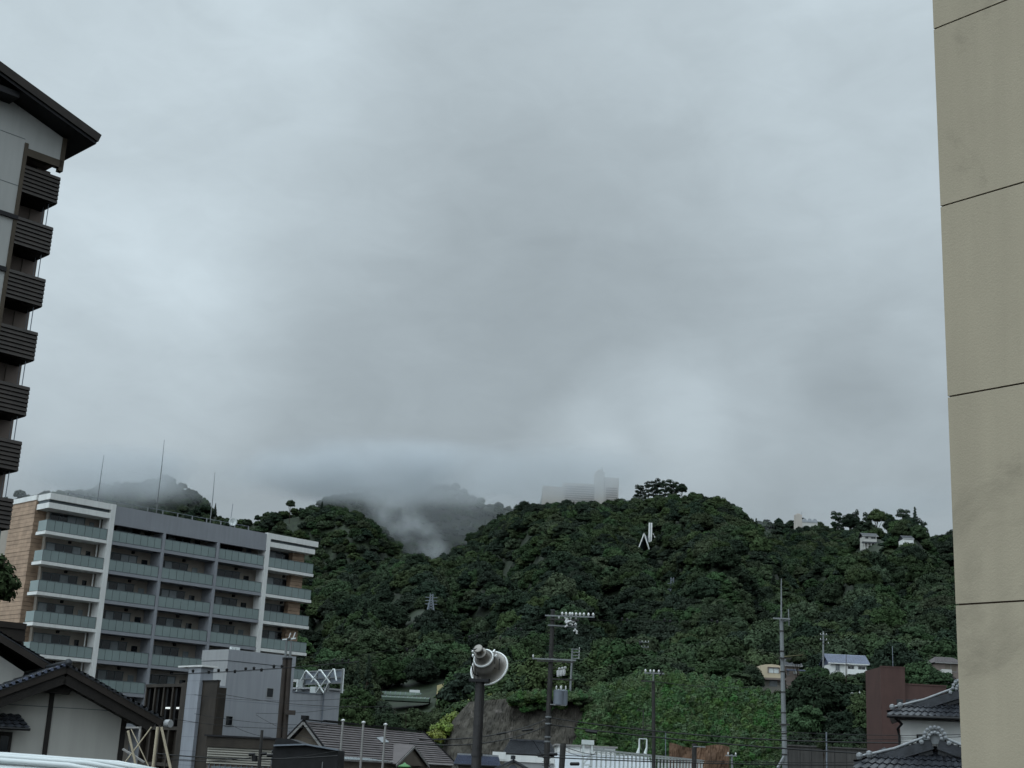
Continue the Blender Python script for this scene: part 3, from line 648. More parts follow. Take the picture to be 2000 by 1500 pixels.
for i in range(12): s_ = .2 + i * (e - .4) / 11; mb.box(fl, s_ - .02, s_ + .02, -.14, -.08, GZ, zb)
mb.build('mullion', 'trafo', lb); MB().box(fl, .3, e - .3, -.14, -.10, zb - 1.8, zb - .1).build('shop_window', 'curtain', lb)
# black canopy building
fk = Fr(at(534, 1456, 58), math.pi / 2); bk = thing('black_canopy', 'black flat-pitched canopy roof in front of the station roof', 'canopy', fk.pt(1.5, -2, GZ))
pts = [(534, 1458), (540, 1441), (566, 1443), (598, 1455), (661, 1466), (663, 1520), (528, 1520)]
poly = [fk.pt(fk.hit(x, y)[0], 0, fk.hit(x, y)[1]) for x, y in pts[:5]] + [fk.pt(fk.hit(663, 1480)[0], 0, GZ), fk.pt(fk.hit(530, 1480)[0], 0, GZ)]
MB().prism(poly, fk.n * -2.5).build('wall', 'black', bk)
mb = MB(); p_ = [fk.hit(x, y) for x, y in ((536, 1456), (598, 1454), (662, 1465))]
for a, c_ in zip(p_[:-1], p_[1:]): mb.bar(fk.pt(a[0], .1, a[1]), fk.pt(c_[0], .1, c_[1]), .3, .06)
mb.build('roof_edge', 'trafo', bk)
MB().tube([fk.pt(fk.hit(630, 1495)[0], .1, 1.2), fk.pt(fk.hit(630, 1495)[0], .1, fk.hit(630, 1488)[1])], .02, 5).build('pipe', 'concrete', bk)

# ------------------------------------------------------------------ station building with brown tiled roof
fs_ = Fr(at(600, 1408, 110), .349); st = thing('station_building', 'long building with brown tiled hip roof, pointed gables and a roof window', 'building', fs_.pt(8, 0, GZ))
zr_ = fs_.hit(600, 1409)[1]; Ls = fs_.hit(828, 1431)[0]
HW = 2.75; zE = fs_.hit(700, 1485.5, HW)[1]; Le = fs_.hit(893, 1498, HW)[0]
A = fs_.pt(-.5, HW, zE); B = fs_.pt(Le, HW, zE); C2 = fs_.pt(Ls, 0, zr_); D = fs_.pt(-.5, 0, zr_)
mb = MB(); mb.tiles(A, B, C2, D, 15, 24, .07, 0, .12)
mb.tiles(fs_.pt(-.5, -HW, zE), fs_.pt(Le, -HW, zE), C2, D, 15, 24, .07, 0, .12)
mb.tiles(B, fs_.pt(Le, -HW, zE), C2 + fs_.a * .01, C2, 15, 8, .07, 0, .1)
mb.build('roof', 'tilebrown', st)
MB().box(fs_, -.2, Le - .5, -HW + .3, HW - .35, GZ, zE - .05).prism([fs_.pt(-.15, HW - .4, zE - .05), fs_.pt(-.15, -HW + .4, zE - .05), fs_.pt(-.15, 0, zr_ - .35)], fs_.a * .3).build('wall', 'gable', st)
MB().tube([A + fs_.n * .08, B + fs_.n * .08], .07, 6).build('gutter', 'trim', st)
mb = MB(); mb.bar(fs_.pt(-.55, -.05, zr_ + .12), fs_.pt(-.55, HW, zE + .02), .12, .16); mb.bar(fs_.pt(-.55, .05, zr_ + .12), fs_.pt(-.55, -HW, zE + .02), .12, .16); mb.build('verge', 'roofblack', st)
mb = MB(); mb.bar(fs_.pt(-.6, 0, zr_ - .12), fs_.pt(-.6, HW, zE - .22), .08, .17); mb.bar(fs_.pt(-.6, 0, zr_ - .12), fs_.pt(-.6, -HW, zE - .22), .08, .17); mb.build('rake_board', 'trim', st)
mb = MB(); mb.bar(fs_.pt(-.6, 0, zr_ + .12), fs_.pt(Ls, 0, zr_ + .12), .18, .1); mb.bar(fs_.pt(3, 0, zr_ + .2), fs_.pt(9, 0, zr_ + .2), .3, .1); mb.bar(fs_.pt(12.5, 0, zr_ + .2), fs_.pt(18.5, 0, zr_ + .2), .3, .1)
mb.box(fs_, -.7, -.1, -.2, .2, zr_ + .1, zr_ + .42); mb.build('ridge_cap', 'roofblack', st)
mb = MB(); mb.bar(C2 + np.array([0, 0, .1]), B + np.array([0, 0, .08]), .14, .12); mb.build('hip_cap', 'roofblack', st)
def onslope(x, y, off=0.):   # point of the front roof plane seen at a pixel
    nn = np.cross(B - A, D - A); nn /= np.linalg.norm(nn); r = ray(x, y); return EYE + r * (((A + nn * (off if nn[2] > 0 else -off) - EYE) @ nn) / (r @ nn))
q = [onslope(x, y, .1) for x, y in ((747, 1450), (760, 1449), (748, 1439), (735, 1440))]
MB().slab(q, .08).build('roof_window', 'solar', st)
# dormer gable
sa, za = fs_.hit(800, 1455, HW); sl_, zl_ = fs_.hit(765, 1487, HW); sr2, zr2 = fs_.hit(827, 1491, HW); hwD = (sr2 - sl_) / 2; scn = (sl_ + sr2) / 2
mb = MB()
back = -1.8
mb.slab([fs_.pt(scn, HW + .5, za), fs_.pt(scn - hwD - .2, HW + .5, zE - .1), fs_.pt(scn - hwD - .2, HW + back, zE - .1), fs_.pt(scn, HW + back, za)], .1)
mb.slab([fs_.pt(scn, HW + back, za), fs_.pt(scn + hwD + .2, HW + back, zE - .1), fs_.pt(scn + hwD + .2, HW + .5, zE - .1), fs_.pt(scn, HW + .5, za)], .1)
dm = mb.build('dormer', 'tilebrown', st)
mb = MB(); mb.bar(fs_.pt(scn, HW + .52, za - .16), fs_.pt(scn - hwD - .2, HW + .52, zE - .28), .06, .18); mb.bar(fs_.pt(scn, HW + .52, za - .16), fs_.pt(scn + hwD + .2, HW + .52, zE - .28), .06, .18); mb.build('rake_board', 'trim', dm)
MB().prism([fs_.pt(scn - hwD + .1, HW + .3, zE - .2), fs_.pt(scn + hwD - .1, HW + .3, zE - .2), fs_.pt(scn, HW + .3, za - .2)], fs_.n * -2).build('dormer_gable', 'gable', dm)
# frame canopy left of it with glass roof
fc = Fr(at(662, 1481, 96), .349); cn = thing('entrance_canopy', 'small canopy with white frame and clear roof below the brown tiled roof', 'canopy', fc.pt(2, 0, GZ))
a_, zc_ = fc.hit(662, 1483); c_, _ = fc.hit(762, 1491)
mb = MB(); mb.box(fc, a_, c_, -.06, .06, zc_ - .1, zc_); mb.box(fc, a_, a_ + .08, -.06, .06, GZ, zc_); mb.box(fc, a_, c_, -2, -1.9, zc_ + .1, zc_ + .2)
for i in range(6): s_ = a_ + (c_ - a_) * i / 5; mb.bar(fc.pt(s_, 0, zc_ - .03), fc.pt(s_, -2, zc_ + .15), .06)
mb.build('frame', 'trim', cn); MB().slab([fc.pt(a_, 0, zc_ + .03), fc.pt(c_, 0, zc_ + .03), fc.pt(c_, -2, zc_ + .2), fc.pt(a_, -2, zc_ + .2)], .02).build('roof_sheet', 'curtain', cn)
p0 = at(790, 1500, 70); gl = thing('green_street_lamp', 'small street lamp with green dish-shaped shade in front of the dormer', 'street lamp', (p0[0], 70, GZ))
MB().tube([(p0[0], 70, GZ), (p0[0], 70, p0[2] + .1)], .05).build('pole', 'poledark', gl)
MB().lathe((p0[0], 70, p0[2] + .1), (0, 0, 1), [(-.12, .1), (-.06, .34), (0, .3), (.1, .08), (.16, .02)], 20).build('shade', 'greenlamp', gl, smooth=True)

# ------------------------------------------------------------------ poles
def base_of(x, y, Y): q = at(x, y, Y); return q
def pole_line(xt_, yt_, xb, yb, Y):
    a = at(xt_, yt_, Y); c = at(xb, yb, Y); d = (a - c) / (a[2] - c[2]); return a, c + d * (GZ - c[2])
for i, (x1, y1, x2, y2, lab) in enumerate(((670, 1407, 663, 1498, 'pale flagpole, leftmost of three before the brown roof'), (710, 1411, 704, 1499, 'pale flagpole, middle one of three before the brown roof'), (753, 1415, 747, 1499, 'pale flagpole, rightmost of three before the brown roof'))):
    a, c = pole_line(x1, y1, x2, y2, 72); f = thing('flagpole', lab, 'flagpole', c, 'flagpoles before the station')
    MB().tube([c, a], [.075, .055], 8).build('pole', 'trim', f); MB().lathe(a, (0, 0, 1), [(-.05, .02), (-.03, .1), (.03, .1), (.07, .02)], 12).build('truck', 'insul', f)
# horn loudspeaker on its post
a, c = pole_line(938, 1331, 930, 1500, 21); hp = thing('loudspeaker_post', 'dark steel post carrying the grey horn loudspeaker', 'post', c)
MB().tube([c, c + (a - c) * .84, c + (a - c) * .84, a], [.082, .08, .073, .070], 16).build('post', 'polesteel', hp)
MB().tube([c + (a - c) * .862, c + (a - c) * .868], .085, 16).build('band', 'polesteel', hp)
MB().box(Fr(a, math.pi / 2 + .2), -.15, .15, -.11, .11, a[2] - .01, a[2] + .035).build('top_plate', 'black', hp)
hn = thing('horn_loudspeaker', 'weathered grey horn loudspeaker with bright rim on top of the dark post', 'loudspeaker', a + np.array([0, 0, .04]))
mc = at(956, 1305, 21.25); tl = at(946, 1279, 20.75)   # mouth centre, tail centre
dv = mc - tl; ax = np.array([.33, .78, -.46]); ax /= np.linalg.norm(ax)
mouth = at(955.5, 1305, 21.1); rr = .285
prof = [(0, rr - .004), (-.012, rr - .02), (-.03, .243), (-.07, .218), (-.13, .20), (-.18, .19), (-.20, .165), (-.25, .155)]
MB().lathe(mouth, ax, prof, 40).build('bell', 'horn', hn, smooth=True)
MB().lathe(mouth, ax, [(-.014, rr + .002), (-.006, rr + .015), (.008, rr + .015), (.016, rr), (.008, rr - .012), (-.006, rr - .012), (-.014, rr + .002)], 48).build('rim', 'hornrim', hn, smooth=True)
MB().lathe(mouth, ax, [(0, rr - .02), (-.1, .16), (-.18, .08), (-.18, .0)], 32).build('inner_throat', 'horn', hn, smooth=True)
drv = MB().lathe(mouth, ax, [(-.25, .135), (-.26, .12), (-.27, .098), (-.38, .09), (-.40, .096), (-.41, .085), (-.42, .062), (-.50, .058), (-.505, .07), (-.52, .07), (-.525, .05), (-.53, .0)], 32).build('driver', 'horn', hn, smooth=True)
MB().lathe(mouth, ax, [(-.24, .14), (-.25, .158), (-.27, .158), (-.28, .14)], 32).build('clamp_ring', 'hornrim', hn, smooth=True)
pm = mouth + ax * -.22
mb = MB()
for sx in (-.13, .0, .13): mb.tube([pm + np.array([sx, .0, -.05]), a + np.array([sx * .7, 0, .03])], .016, 6)
mb.build('bracket', 'horn', hn)
side = np.cross(ax, [0, 0, 1]); side /= np.linalg.norm(side)
for sg in (-1, 1):
    mb = MB(); b0 = pm + side * sg * .17 + np.array([0, 0, .06]); mb.tube([b0 + ax * .04, b0 - ax * .05 + np.array([0, 0, .06]), b0 - ax * .1], .014, 6); mb.lathe(b0, side * sg, [(0, .025), (.03, .025), (.035, .0)], 10)
    mb.build('clamp_bolt', 'hornrim', hn)
MB().tube([pm + side * .15 + np.array([0, 0, .05]), pm + side * .15 + np.array([.02, 0, -.12]), pm + side * .22 + np.array([.02, 0, -.14]), pm + side * .24 + np.array([0, 0, .02])], .008, 6).build('cable_loop', 'black', hn)
tl_ = mouth - ax * .52
MB().tube([tl_, tl_ + np.array([-.1, 0, -.03]), at(921, 1297, 20.9), at(925, 1316, 20.95), at(938, 1322, 21), a + np.array([.06, 0, .05])], .008, 6).build('cable', 'black', hn)

def insulator(mb, p, r=.06, h=.16): mb.lathe(p, (0, 0, 1), [(0, r * .4), (h * .2, r * .45), (h * .3, r), (h * .45, r * .7), (h * .55, r), (h * .8, r * .6), (h, r * .3), (h, 0)], 10)
def crossarm(p, L0, L1, az, parent, m='concrete', ins=(), r=.045, size=.07):
    d = np.array([math.sin(az), math.cos(az), 0]); mb = MB(); mb.bar(p - d * L0, p + d * L1, .09, .09); o = mb.build('crossarm', m, parent)
    for t_ in ins: mi = MB(); insulator(mi, p + d * t_ + np.array([0, 0, .045]), size, .22); mi.build('insulator', 'insul', o)
    return o
# big utility pole
a, c = pole_line(1080, 1192, 1067, 1500, 90); up = thing('utility_pole', 'tallest dark utility pole with transformers and white insulators, near the picture middle', 'utility pole', c, 'utility poles of the town')
PA = a; PB = c
on = lambda t_: c + (a - c) * t_
zat = lambda y: (at(1075, y, 90)[2] - c[2]) / (a[2] - c[2])
MB().tube([c, on(.42), on(.42), a], [.17, .15, .19, .13], 12).build('pole', 'poledark', up)
MB().tube([a, a + (a - c) / np.linalg.norm(a - c) * .02], .16, 12).build('cap', 'concrete', up)
mb = MB(); rs = rnd
for i in range(44):
    t_ = .40 + i * .0135
    p = on(t_); mb.bar(p + np.array([-.28, -.1, 0]), p + np.array([.28, .1, 0]), .025)
mb.build('step_bolt', 'poledark', up)
az_ = math.pi / 2
d1 = crossarm(on(zat(1203)) + np.array([0, -.2, 0]), .5, 2.7, az_ + .15, up, 'concrete', (.6, .85, 1.1, 1.25, 1.5, 1.75, 2.0, 2.3, 2.6), size=.09)
crossarm(on(zat(1210)) + np.array([0, -.2, 0]), .2, 1.7, az_ + .1, up, 'poledark', (.4, .8, 1.15, 1.5), size=.08)
crossarm(on(zat(1222)) + np.array([0, -.2, 0]), .3, 1.6, az_ - .1, up, 'concrete', (1.5,), size=.1)
mb = MB()
for k in range(9): s_ = rs.uniform(.9, 1.7); p = on(zat(rs.uniform(1205, 1230))) + np.array([s_, -.3 + rs.uniform(-.2, .2), 0]); mb.lathe(p, (rs.uniform(-1, 1), 0, rs.uniform(-1, 1)), [(0, .03), (.03, .08), (.09, .08), (.12, .05), (.2, .07), (.25, .0)], 10)
mb.build('suspension_insulator', 'insul', up)
mb = MB(); p = on(zat(1216)) + np.array([.85, -.3, 0]); mb.lathe(p, (.3, 0, 1), [(0, .0), (.02, .1), (.3, .12), (.34, .0)], 12); mb.build('switch', 'insul', up)
crossarm(on(zat(1288)) + np.array([0, -.2, 0]), 1.2, 1.6, az_ + .05, up, 'concrete', (-1.15,), size=.06)
crossarm(on(zat(1292)) + np.array([0, -.25, 0]), .9, 1.5, az_ + .1, up, 'poledark', (), size=.06)
mb = MB(); mb.bar(on(zat(1306)) + np.array([.1, -.1, 0]), on(zat(1290)) + np.array([1.0, -.2, 0]), .05); mb.build('brace', 'poledark', up)
for k in range(3):
    p = at(1090 + 5.5 * k, 1322 - 1.0 * k, 90); MB().lathe(p, (0, 0, 1), [(0, .0), (.02, .08), (.12, .11), (.38, .12), (.42, .0)], 12).build('fuse_cutout', 'insul', up); MB().lathe(p + np.array([.05, 0, .42]), (.2, 0, 1), [(0, .03), (.05, .09), (.14, .1), (.18, .0)], 10).build('insulator', 'insul', up)
crossarm(at(1078, 1326, 90), .1, 1.4, az_, up, 'poledark', ())
for (x, rad) in ((1090, .32), (1100, .27)):
    p = at(x, 1377, 90 + (.3 if x > 1095 else 0)); tfm = MB().lathe(p, (0, 0, 1), [(0, .0), (0, rad * .95), (.05, rad), (.85, rad), (.9, rad * 1.03), (.92, rad * .9), (.98, 0)], 20).build('transformer', 'trafo', up, smooth=False)
    for q in (-.15, .12): mi = MB(); insulator(mi, p + np.array([q, 0, .96]), .06, .26); mi.build('bushing', 'insul', tfm)
MB().bar(at(1074, 1376, 90), at(1106, 1378, 90), .5, .06).build('transformer_shelf', 'concrete', up)
mb = MB()
for y in (1402, 1415, 1441, 1450): p = on(zat(y)); mb.tube([p, p + np.array([0, 0, .09])], .2, 10)
mb.build('band', 'concrete', up)

def simple_pole(x1, y1, x2, y2, Y, r0, r1, m, label, arms=(), gz=None, name='utility_pole', cat='utility pole', group='utility poles of the town', rod=None):
    a = at(x1, y1, Y); c = at(x2, y2, Y); g = gz if gz is not None else GZ; d = (a - c) / (a[2] - c[2]); c = c + d * (g - c[2])
    t = thing(name, label, cat, c, group)
    MB().tube([c, a], [r0, r1], 10).build('pole', m, t)
    for (y, L0, L1, az, ins, mm) in arms:
        f = (at(x1, y, Y)[2] - c[2]) / (a[2] - c[2]); crossarm(c + (a - c) * f + np.array([0, -r0, 0]), L0, L1, az, t, mm, ins, size=.07)
    if rod: MB().tube([a, at(rod[0], rod[1], Y)], [.06, .03], 6).build('mast', 'concrete', t)
    return t, a, c
H = math.pi / 2
tg = lambda x, Y, y=1330: (lambda q: float(hills(q[0], Y)))(at(x, y, Y))
P6, a6, c6 = simple_pole(1526, 1208, 1533, 1500, 85, .20, .11, 'concrete', 'tall pale concrete pole with thin mast above, left of the cream house', ((1209, .55, .5, H, (), 'concrete'), (1286, .25, .5, H, (), 'poledark'), (1415, .3, .3, H + .4, (), 'poledark')), rod=(1526, 1130))
mb = MB()
for k in range(9): p = c6 + (a6 - c6) * (.35 + k * .075); mb.tube([p, p + np.array([0, 0, .08])], .185 - .006 * k, 10)
mb.build('band', 'poledark', P6)
p_ = at(1541, 1222, 85); MB().tube([p_, at(1540, 1190, 85)], .035, 6).bar(at(1527, 1213, 85), at(1541, 1212, 85), .05).build('side_rod', 'concrete', P6)
MB().bar(at(1531, 1478, 84.8), at(1519, 1500, 84.5), .12).build('stay_brace', 'concrete', P6)
P5, a5, c5 = simple_pole(1276, 1331, 1277, 1500, 100, .15, .12, 'poledark', 'dark utility pole with a small crossarm in front of the vine slope', ((1331, .9, .1, H + .1, (), 'poledark'),))
MB().tube([a5, at(1276, 1312, 100)], .05, 6).build('top_bracket', 'concrete', P5)
crossarm(at(1277, 1315, 100), .7, .75, H, P5, 'concrete', (-.6, -.25, .0, .35), size=.08)
MB().lathe(at(1291, 1316, 100), (.5, 0, .8), [(-.2, .0), (-.2, .06), (.2, .06), (.2, 0)], 8).build('switch', 'black', P5)
simple_pole(1118, 1267, 1113, 1366, 190, .17, .12, 'concrete', 'pale pole with four short crossarms standing on top of the stone wall', tuple((y, .1, 1.1, H + .3, (.95,), 'concrete') for y in (1268, 1274, 1280, 1286)), gz=tg(1113, 190) - .3)
simple_pole(1250, 1250, 1243, 1332, 260, .17, .12, 'poledark', 'distant dark pole with two pale crossarms above the vine slope', ((1254, .1, 1.7, H + .2, (.4, 1.0, 1.6), 'concrete'), (1264, .1, 1.7, H + .2, (.4, 1.0, 1.6), 'concrete')), gz=tg(1243, 260) - .3)
simple_pole(1608, 1233, 1608, 1300, 235, .18, .13, 'concrete', 'grey pole with stacked crossarms left of the blue-roofed white house', ((1240, .6, .6, H, (-.5, 0, .5), 'concrete'), (1250, .6, .6, H, (-.5, .5), 'concrete'), (1257, .2, 1.0, H, (.8,), 'poledark')), gz=tg(1608, 235) - .3)
simple_pole(1100, 1452, 1097, 1500, 80, .17, .17, 'poledark', 'short black post right of the big transformer pole', ())
simple_pole(1356, 1452, 1356, 1500, 118, .2, .2, 'poledark', 'short dark post behind the right end of the white track gantry', ((1458, .1, .9, H, (), 'concrete'),))
simple_pole(1614, 1430, 1615, 1500, 135, .08, .07, 'trafo', 'thin grey pole in front of the stained concrete wall', ((1449, .05, .05, H, (), 'concrete'),))
simple_pole(1300, 1370 + 60, 1300, 1500, 150, .05, .05, 'trafo', 'slender pole behind the track gantry by the bare earth', ())
simple_pole(1030 + 399, 1473, 1430, 1500, 112, .08, .08, 'concrete', 'low pale mast on the right of the track gantry', ((1476, .5, .4, H, (-.3, .3), 'concrete'),))
P9, a9, c9 = simple_pole(512, 1426, 506, 1500, 50, .12, .05, 'poledark', 'short dark utility pole with black transformer in front of the low shop', ())
for (x, y, w_) in ((492, 1473, .22), (515, 1472, .2), (527, 1475, .14)): MB().tube([at(x - 6, y + .5, 50), at(x + 6, y, 50)], .055, 8).build('cable_joint', 'black', P9)
MB().lathe(at(497, 1487, 50), (0, 0, 1), [(0, 0), (0, .1), (.2, .1), (.22, 0)], 10).build('transformer', 'black', P9)
# pair of brown poles with street lights
tp = []
for (x1, y1, x2, y2, xm, ym, lab) in ((560, 1252, 545, 1440, 557, 1286, 'brown sleeved lamp pole, left one of the close pair before the grey building'), (569, 1251, 556, 1440, 566, 1286, 'brown sleeved lamp pole, right one of the close pair before the grey building')):
    a = at(x1, y1, 92); c = at(x2, y2, 92); d = (a - c) / (a[2] - c[2]); m_ = at(xm, ym, 92); c = c + d * (GZ - c[2])
    t = thing('lamp_pole', lab, 'lamp pole', c, 'pair of lamp poles'); tp.append((a, c))
    MB().tube([c, m_], [.20, .16], 12).build('sleeve', 'polebrown', t); MB().tube([m_, a], [.09, .07], 10).build('pole', 'concrete', t)
    MB().tube([m_ + np.array([0, 0, -.1]), m_ + np.array([0, 0, .05])], .18, 12).build('collar', 'black', t)
    h0 = a + np.array([0, 0, .05]); lm = MB().prism([h0 + np.array([-.28, -.1, -.03]), h0 + np.array([.28, -.1, .05]), h0 + np.array([.28, .1, .05]), h0 + np.array([-.28, .1, -.03])], (0, 0, .1)).build('lamp_head', 'white2', t)
    MB().bar(h0 + np.array([.1, 0, .1]), h0 + np.array([.22, 0, .5]), .06).build('bracket', 'insul', t)
MB().box(Fr(at(563, 1392, 91.7), H), -.2, .45, -.1, .2, at(563, 1396, 91.7)[2], at(563, 1387, 91.7)[2]).build('junction_box', 'polebrown', t)

# ------------------------------------------------------------------ railway gantry
gA = at(1148, 1447, 95); gB = at(1352, 1488, 126)
gt = thing('track_gantry', 'white lattice railway gantry beam reaching right from a white post', 'railway gantry', (gA[0], 95, GZ), )
mb = MB(); x0, y0 = gA[0], 95
for sx in (-.28, .28):
    for sy in (-.28, .28): mb.box(W, x0 + sx - .06, x0 + sx + .06, -(y0 + sy + .06), -(y0 + sy - .06), GZ, gA[2])
z = GZ
while z < gA[2] - .9:
    for sy in (-.3, .3):
        mb.bar((x0 - .28, y0 + sy, z), (x0 + .28, y0 + sy, z + .7), .08); mb.bar((x0 - .3, y0 + sy, z), (x0 + .3, y0 + sy, z), .1)
    z += .7
mb.box(W, x0 - .4, x0 + .4, -(y0 + .4), -(y0 - .4), gA[2] - .25, gA[2] + .05); mb.build('post', 'white2', gt)
top = lambda t_: np.array([x0 + .3 + (gB[0] - x0) * t_, y0 + (gB[1] - y0) * t_, 0])
z_t = at(1160, 1464, 95)[2]; z_b = z_t - 1.35
mb = MB()
for off in (-.3, .3):
    for z in (z_t, z_b): mb.bar(top(0) + [0, off, z], top(1.1) + [0, off, z], .1, .12)
mb.build('chord', 'white2', gt); mb = MB(); n_ = 30
for i in range(n_ + 1):
    p = top(i / n_ * 1.08); 
    for off in (-.3, .3): mb.bar(p + [0, off, z_t], p + [0, off, z_b], .07)
    mb.bar(p + [0, -.3, z_t], p + [0, .3, z_b], .05); mb.bar(p + [0, -.3, z_t - .15], p + [0, .3, z_t - .15], .3, .05)
mb.build('lattice', 'white2', gt)
sg_ = thing('signal_bracket', 'small white twin bracket standing on top of the railway gantry', 'bracket', top(.42) + [0, 0, z_t + .06])
p = top(.42) + [0, 0, z_t + .06]
mb = MB()
for q in (-.28, .28): mb.tube([p + [q - .1, 0, 0], p + [q, 0, .45], p + [q, 0, 1.1]], [.14, .07, .06], 8)
mb.bar(p + [-.28, 0, 1.1], p + [.28, 0, 1.1], .06); mb.build('frame', 'white2', sg_)
mb = MB(); mb.tube([p + [0, .2, 0], p + [0, .2, 3.3]], .04, 6)
for q, h in ((-.9, 2.0), (.8, 1.6), (-.5, 3.3), (.4, 2.1)): mb.bar(p + [0, .2, h - .2], p + [q, .2, h], .05)
mb.build('antenna', 'poledark', sg_)

# ------------------------------------------------------------------ low roofs at the bottom middle
def hiphouse(px, label, Y, mroof, mwall, azr, z_e_px, z_r_px, inset=.18, depth=6, wallm=None, ribs=30, group=None, name='house'):
    """px: eave left, eave right; ridge y"""
    (xl, yl), (xr, yr) = px; f = Fr(at(xl, yl, Y), azr); sR, zR_ = f.hit(xr, yr); zE_ = at(xl, yl, Y)[2]; zRg = f.hit((xl + xr) / 2, z_r_px, -depth / 2)[1]
    t = thing(name, label, 'house', f.pt(sR / 2, -depth / 2, GZ)); i_ = inset * sR
    mb = MB(); mb.tiles(f.pt(0, 0, zE_), f.pt(sR, 0, zE_), f.pt(sR - i_, -depth / 2, zRg), f.pt(i_, -depth / 2, zRg), 12, ribs, .05, .04, .08)
    mb.tiles(f.pt(0, -depth, zE_), f.pt(sR, -depth, zE_), f.pt(sR - i_, -depth / 2, zRg), f.pt(i_, -depth / 2, zRg), 6, 10, .05, 0, .08)
    mb.tiles(f.pt(sR, 0, zE_), f.pt(sR, -depth, zE_), f.pt(sR - i_, -depth / 2, zRg) + f.n * -.01, f.pt(sR - i_, -depth / 2, zRg), 6, 8, .05, 0, .08)
    mb.tiles(f.pt(0, -depth, zE_), f.pt(0, 0, zE_), f.pt(i_, -depth / 2, zRg), f.pt(i_, -depth / 2, zRg) + f.n * -.01, 6, 8, .05, 0, .08)
    mb.build('roof', mroof, t); MB().bar(f.pt(i_, -depth / 2, zRg + .08), f.pt(sR - i_, -depth / 2, zRg + .08), .2, .14).build('ridge_tile', 'tileedge' if mroof == 'tileblue' else 'tiledark', t)
    MB().tube([f.pt(0, .06, zE_ - .02), f.pt(sR, .06, zE_ - .02)], .06, 6).build('gutter', 'black', t)
    MB().box(f, .4, sR - .4, -depth + .4, -.5, GZ, zE_ - .02).build('wall', mwall, t)
    return t, f, sR, zE_, zRg
t, f, sR, zE_, zRg = hiphouse(((886, 1492.5), (978, 1491)), 'low house with blue-grey ribbed tile roof behind the loudspeaker post', 118, 'tileblue', 'gable', H, 0, 1476.5, .05)
t2 = thing('gable_house', 'small grey house with dark pointed gable and round vent, bottom edge', 'house', (at(1003, 1500, 112)[0], 112, GZ))
f = Fr(at(1003, 1483, 112), H); zA_ = f.hit(1003, 1483)[1]; hw_ = f.hit(1043, 1500)[0]; dz_ = zA_ - f.hit(1043, 1506)[1]
mb = MB(); two_slopes(mb, f, 0, zA_, dz_ / hw_, hw_, hw_, .5, -6, .16); mb.build('roof', 'tiledark', t2)
MB().prism([f.pt(-hw_ + .5, 0, GZ), f.pt(hw_ - .5, 0, GZ), f.pt(hw_ - .5, 0, zA_ - dz_), f.pt(0, 0, zA_ - .2), f.pt(-hw_ + .5, 0, zA_ - dz_)], f.n * -5.8).build('wall', 'offwhite', t2)
MB().lathe(f.pt(0, .0, zA_ - .75), f.n, [(0, 0), (.02, .28), (.05, .34), (.05, .28), (.03, .0)], 18).build('round_vent', 'trafo', t2)
MB().lathe(f.pt(0, -3, zA_ + .1), (0, 0, 1), [(-.1, .2), (.2, .2), (.25, 0)], 10).build('ridge_end', 'tiledark', t2)
t3, f, sR, zE_, zRg = hiphouse(((982, 1471), (1089, 1470)), 'grey tiled house with white fascia beside the big utility pole', 140, 'tiledark', 'offwhite', H, 0, 1447.5, .13)
MB().box(f, -.3, sR, -.3, .15, zE_ - .75, zE_ - .12).build('fascia', 'white', t3); MB().box(f, -1.0, .3, -.8, .2, zE_ - .6, zE_ + .1).build('eave_end', 'white', t3)
MB().box(f, .2, sR - .3, -.2, .02, GZ, zE_ - .76).build('lower_wall', 'greyside', t3)
wf = Fr(at(1089, 1456, 128), H); e_, zt_ = wf.hit(1202, 1459)[0], wf.hit(1140, 1456.5)[1]
wb = thing('white_hall', 'long white-walled hall with pale metal roof left of the track gantry', 'building', wf.pt(3, -3, GZ))
MB().box(wf, 0, e_, -6, 0, GZ, zt_ - .1).build('wall', 'white', wb); MB().box(wf, -.2, e_ + .2, -6.2, .2, zt_ - .1, zt_ + .05).build('roof_edge', 'trim', wb)
z2_ = wf.hit(1140, 1471.5, 3)[1]; MB().slab([wf.pt(-.3, 5, z2_ - 1.6), wf.pt(e_ + 3, 5, z2_ - 1.6), wf.pt(e_ + 3, .05, z2_), wf.pt(-.3, .05, z2_)], .08).build('lower_roof', 'solar', wb)
mb = MB()
for i in range(1, 5): s_ = e_ * i / 5; mb.box(wf, s_ - .02, s_ + .02, 0, .01, z2_ + .1, zt_ - .12)
mb.build('panel_joint', 'trim', wb)
MB().box(wf, 0, e_ + 2.5, 0.3, 4.8, GZ, z2_ - 1.75).build('lower_wall', 'greyside', wb)

# ------------------------------------------------------------------ right: brown tiled block and the two black-roofed houses
bf = Fr(at(1720, 1303, 120), H); bt = thing('red_brown_building', 'windowless red-brown tiled block with taller stair tower on its left', 'building', bf.pt(2, -3, GZ))
e1_ = bf.hit(1767, 1305)[0]; e2_ = bf.hit(1850, 1341)[0]; zt1 = bf.hit(1740, 1303.5)[1]; zt2_ = bf.hit(1800, 1338.5)[1]
MB().box(bf, 0, e1_, -5, 0, GZ, zt1).build('stair_tower', 'brick', bt); MB().box(bf, e1_, e2_, -6, -.25, GZ, zt2_).build('wall', 'brick', bt)
MB().box(bf, e1_, e2_ + .05, -.4, -.2, zt2_, zt2_ + .12).box(bf, -.03, e1_ + .03, -.2, .03, zt1, zt1 + .1).build('coping', 'brick', bt)
for x in (1757.5, 1777):
    s_, z_ = bf.hit(x, 1379); MB().box(bf, s_ - .27, s_ + .27, -.24 if x > 1770 else .0, -.2 if x > 1770 else .03, z_ - .6, z_ + .55).build('window', 'glassdark', bt)
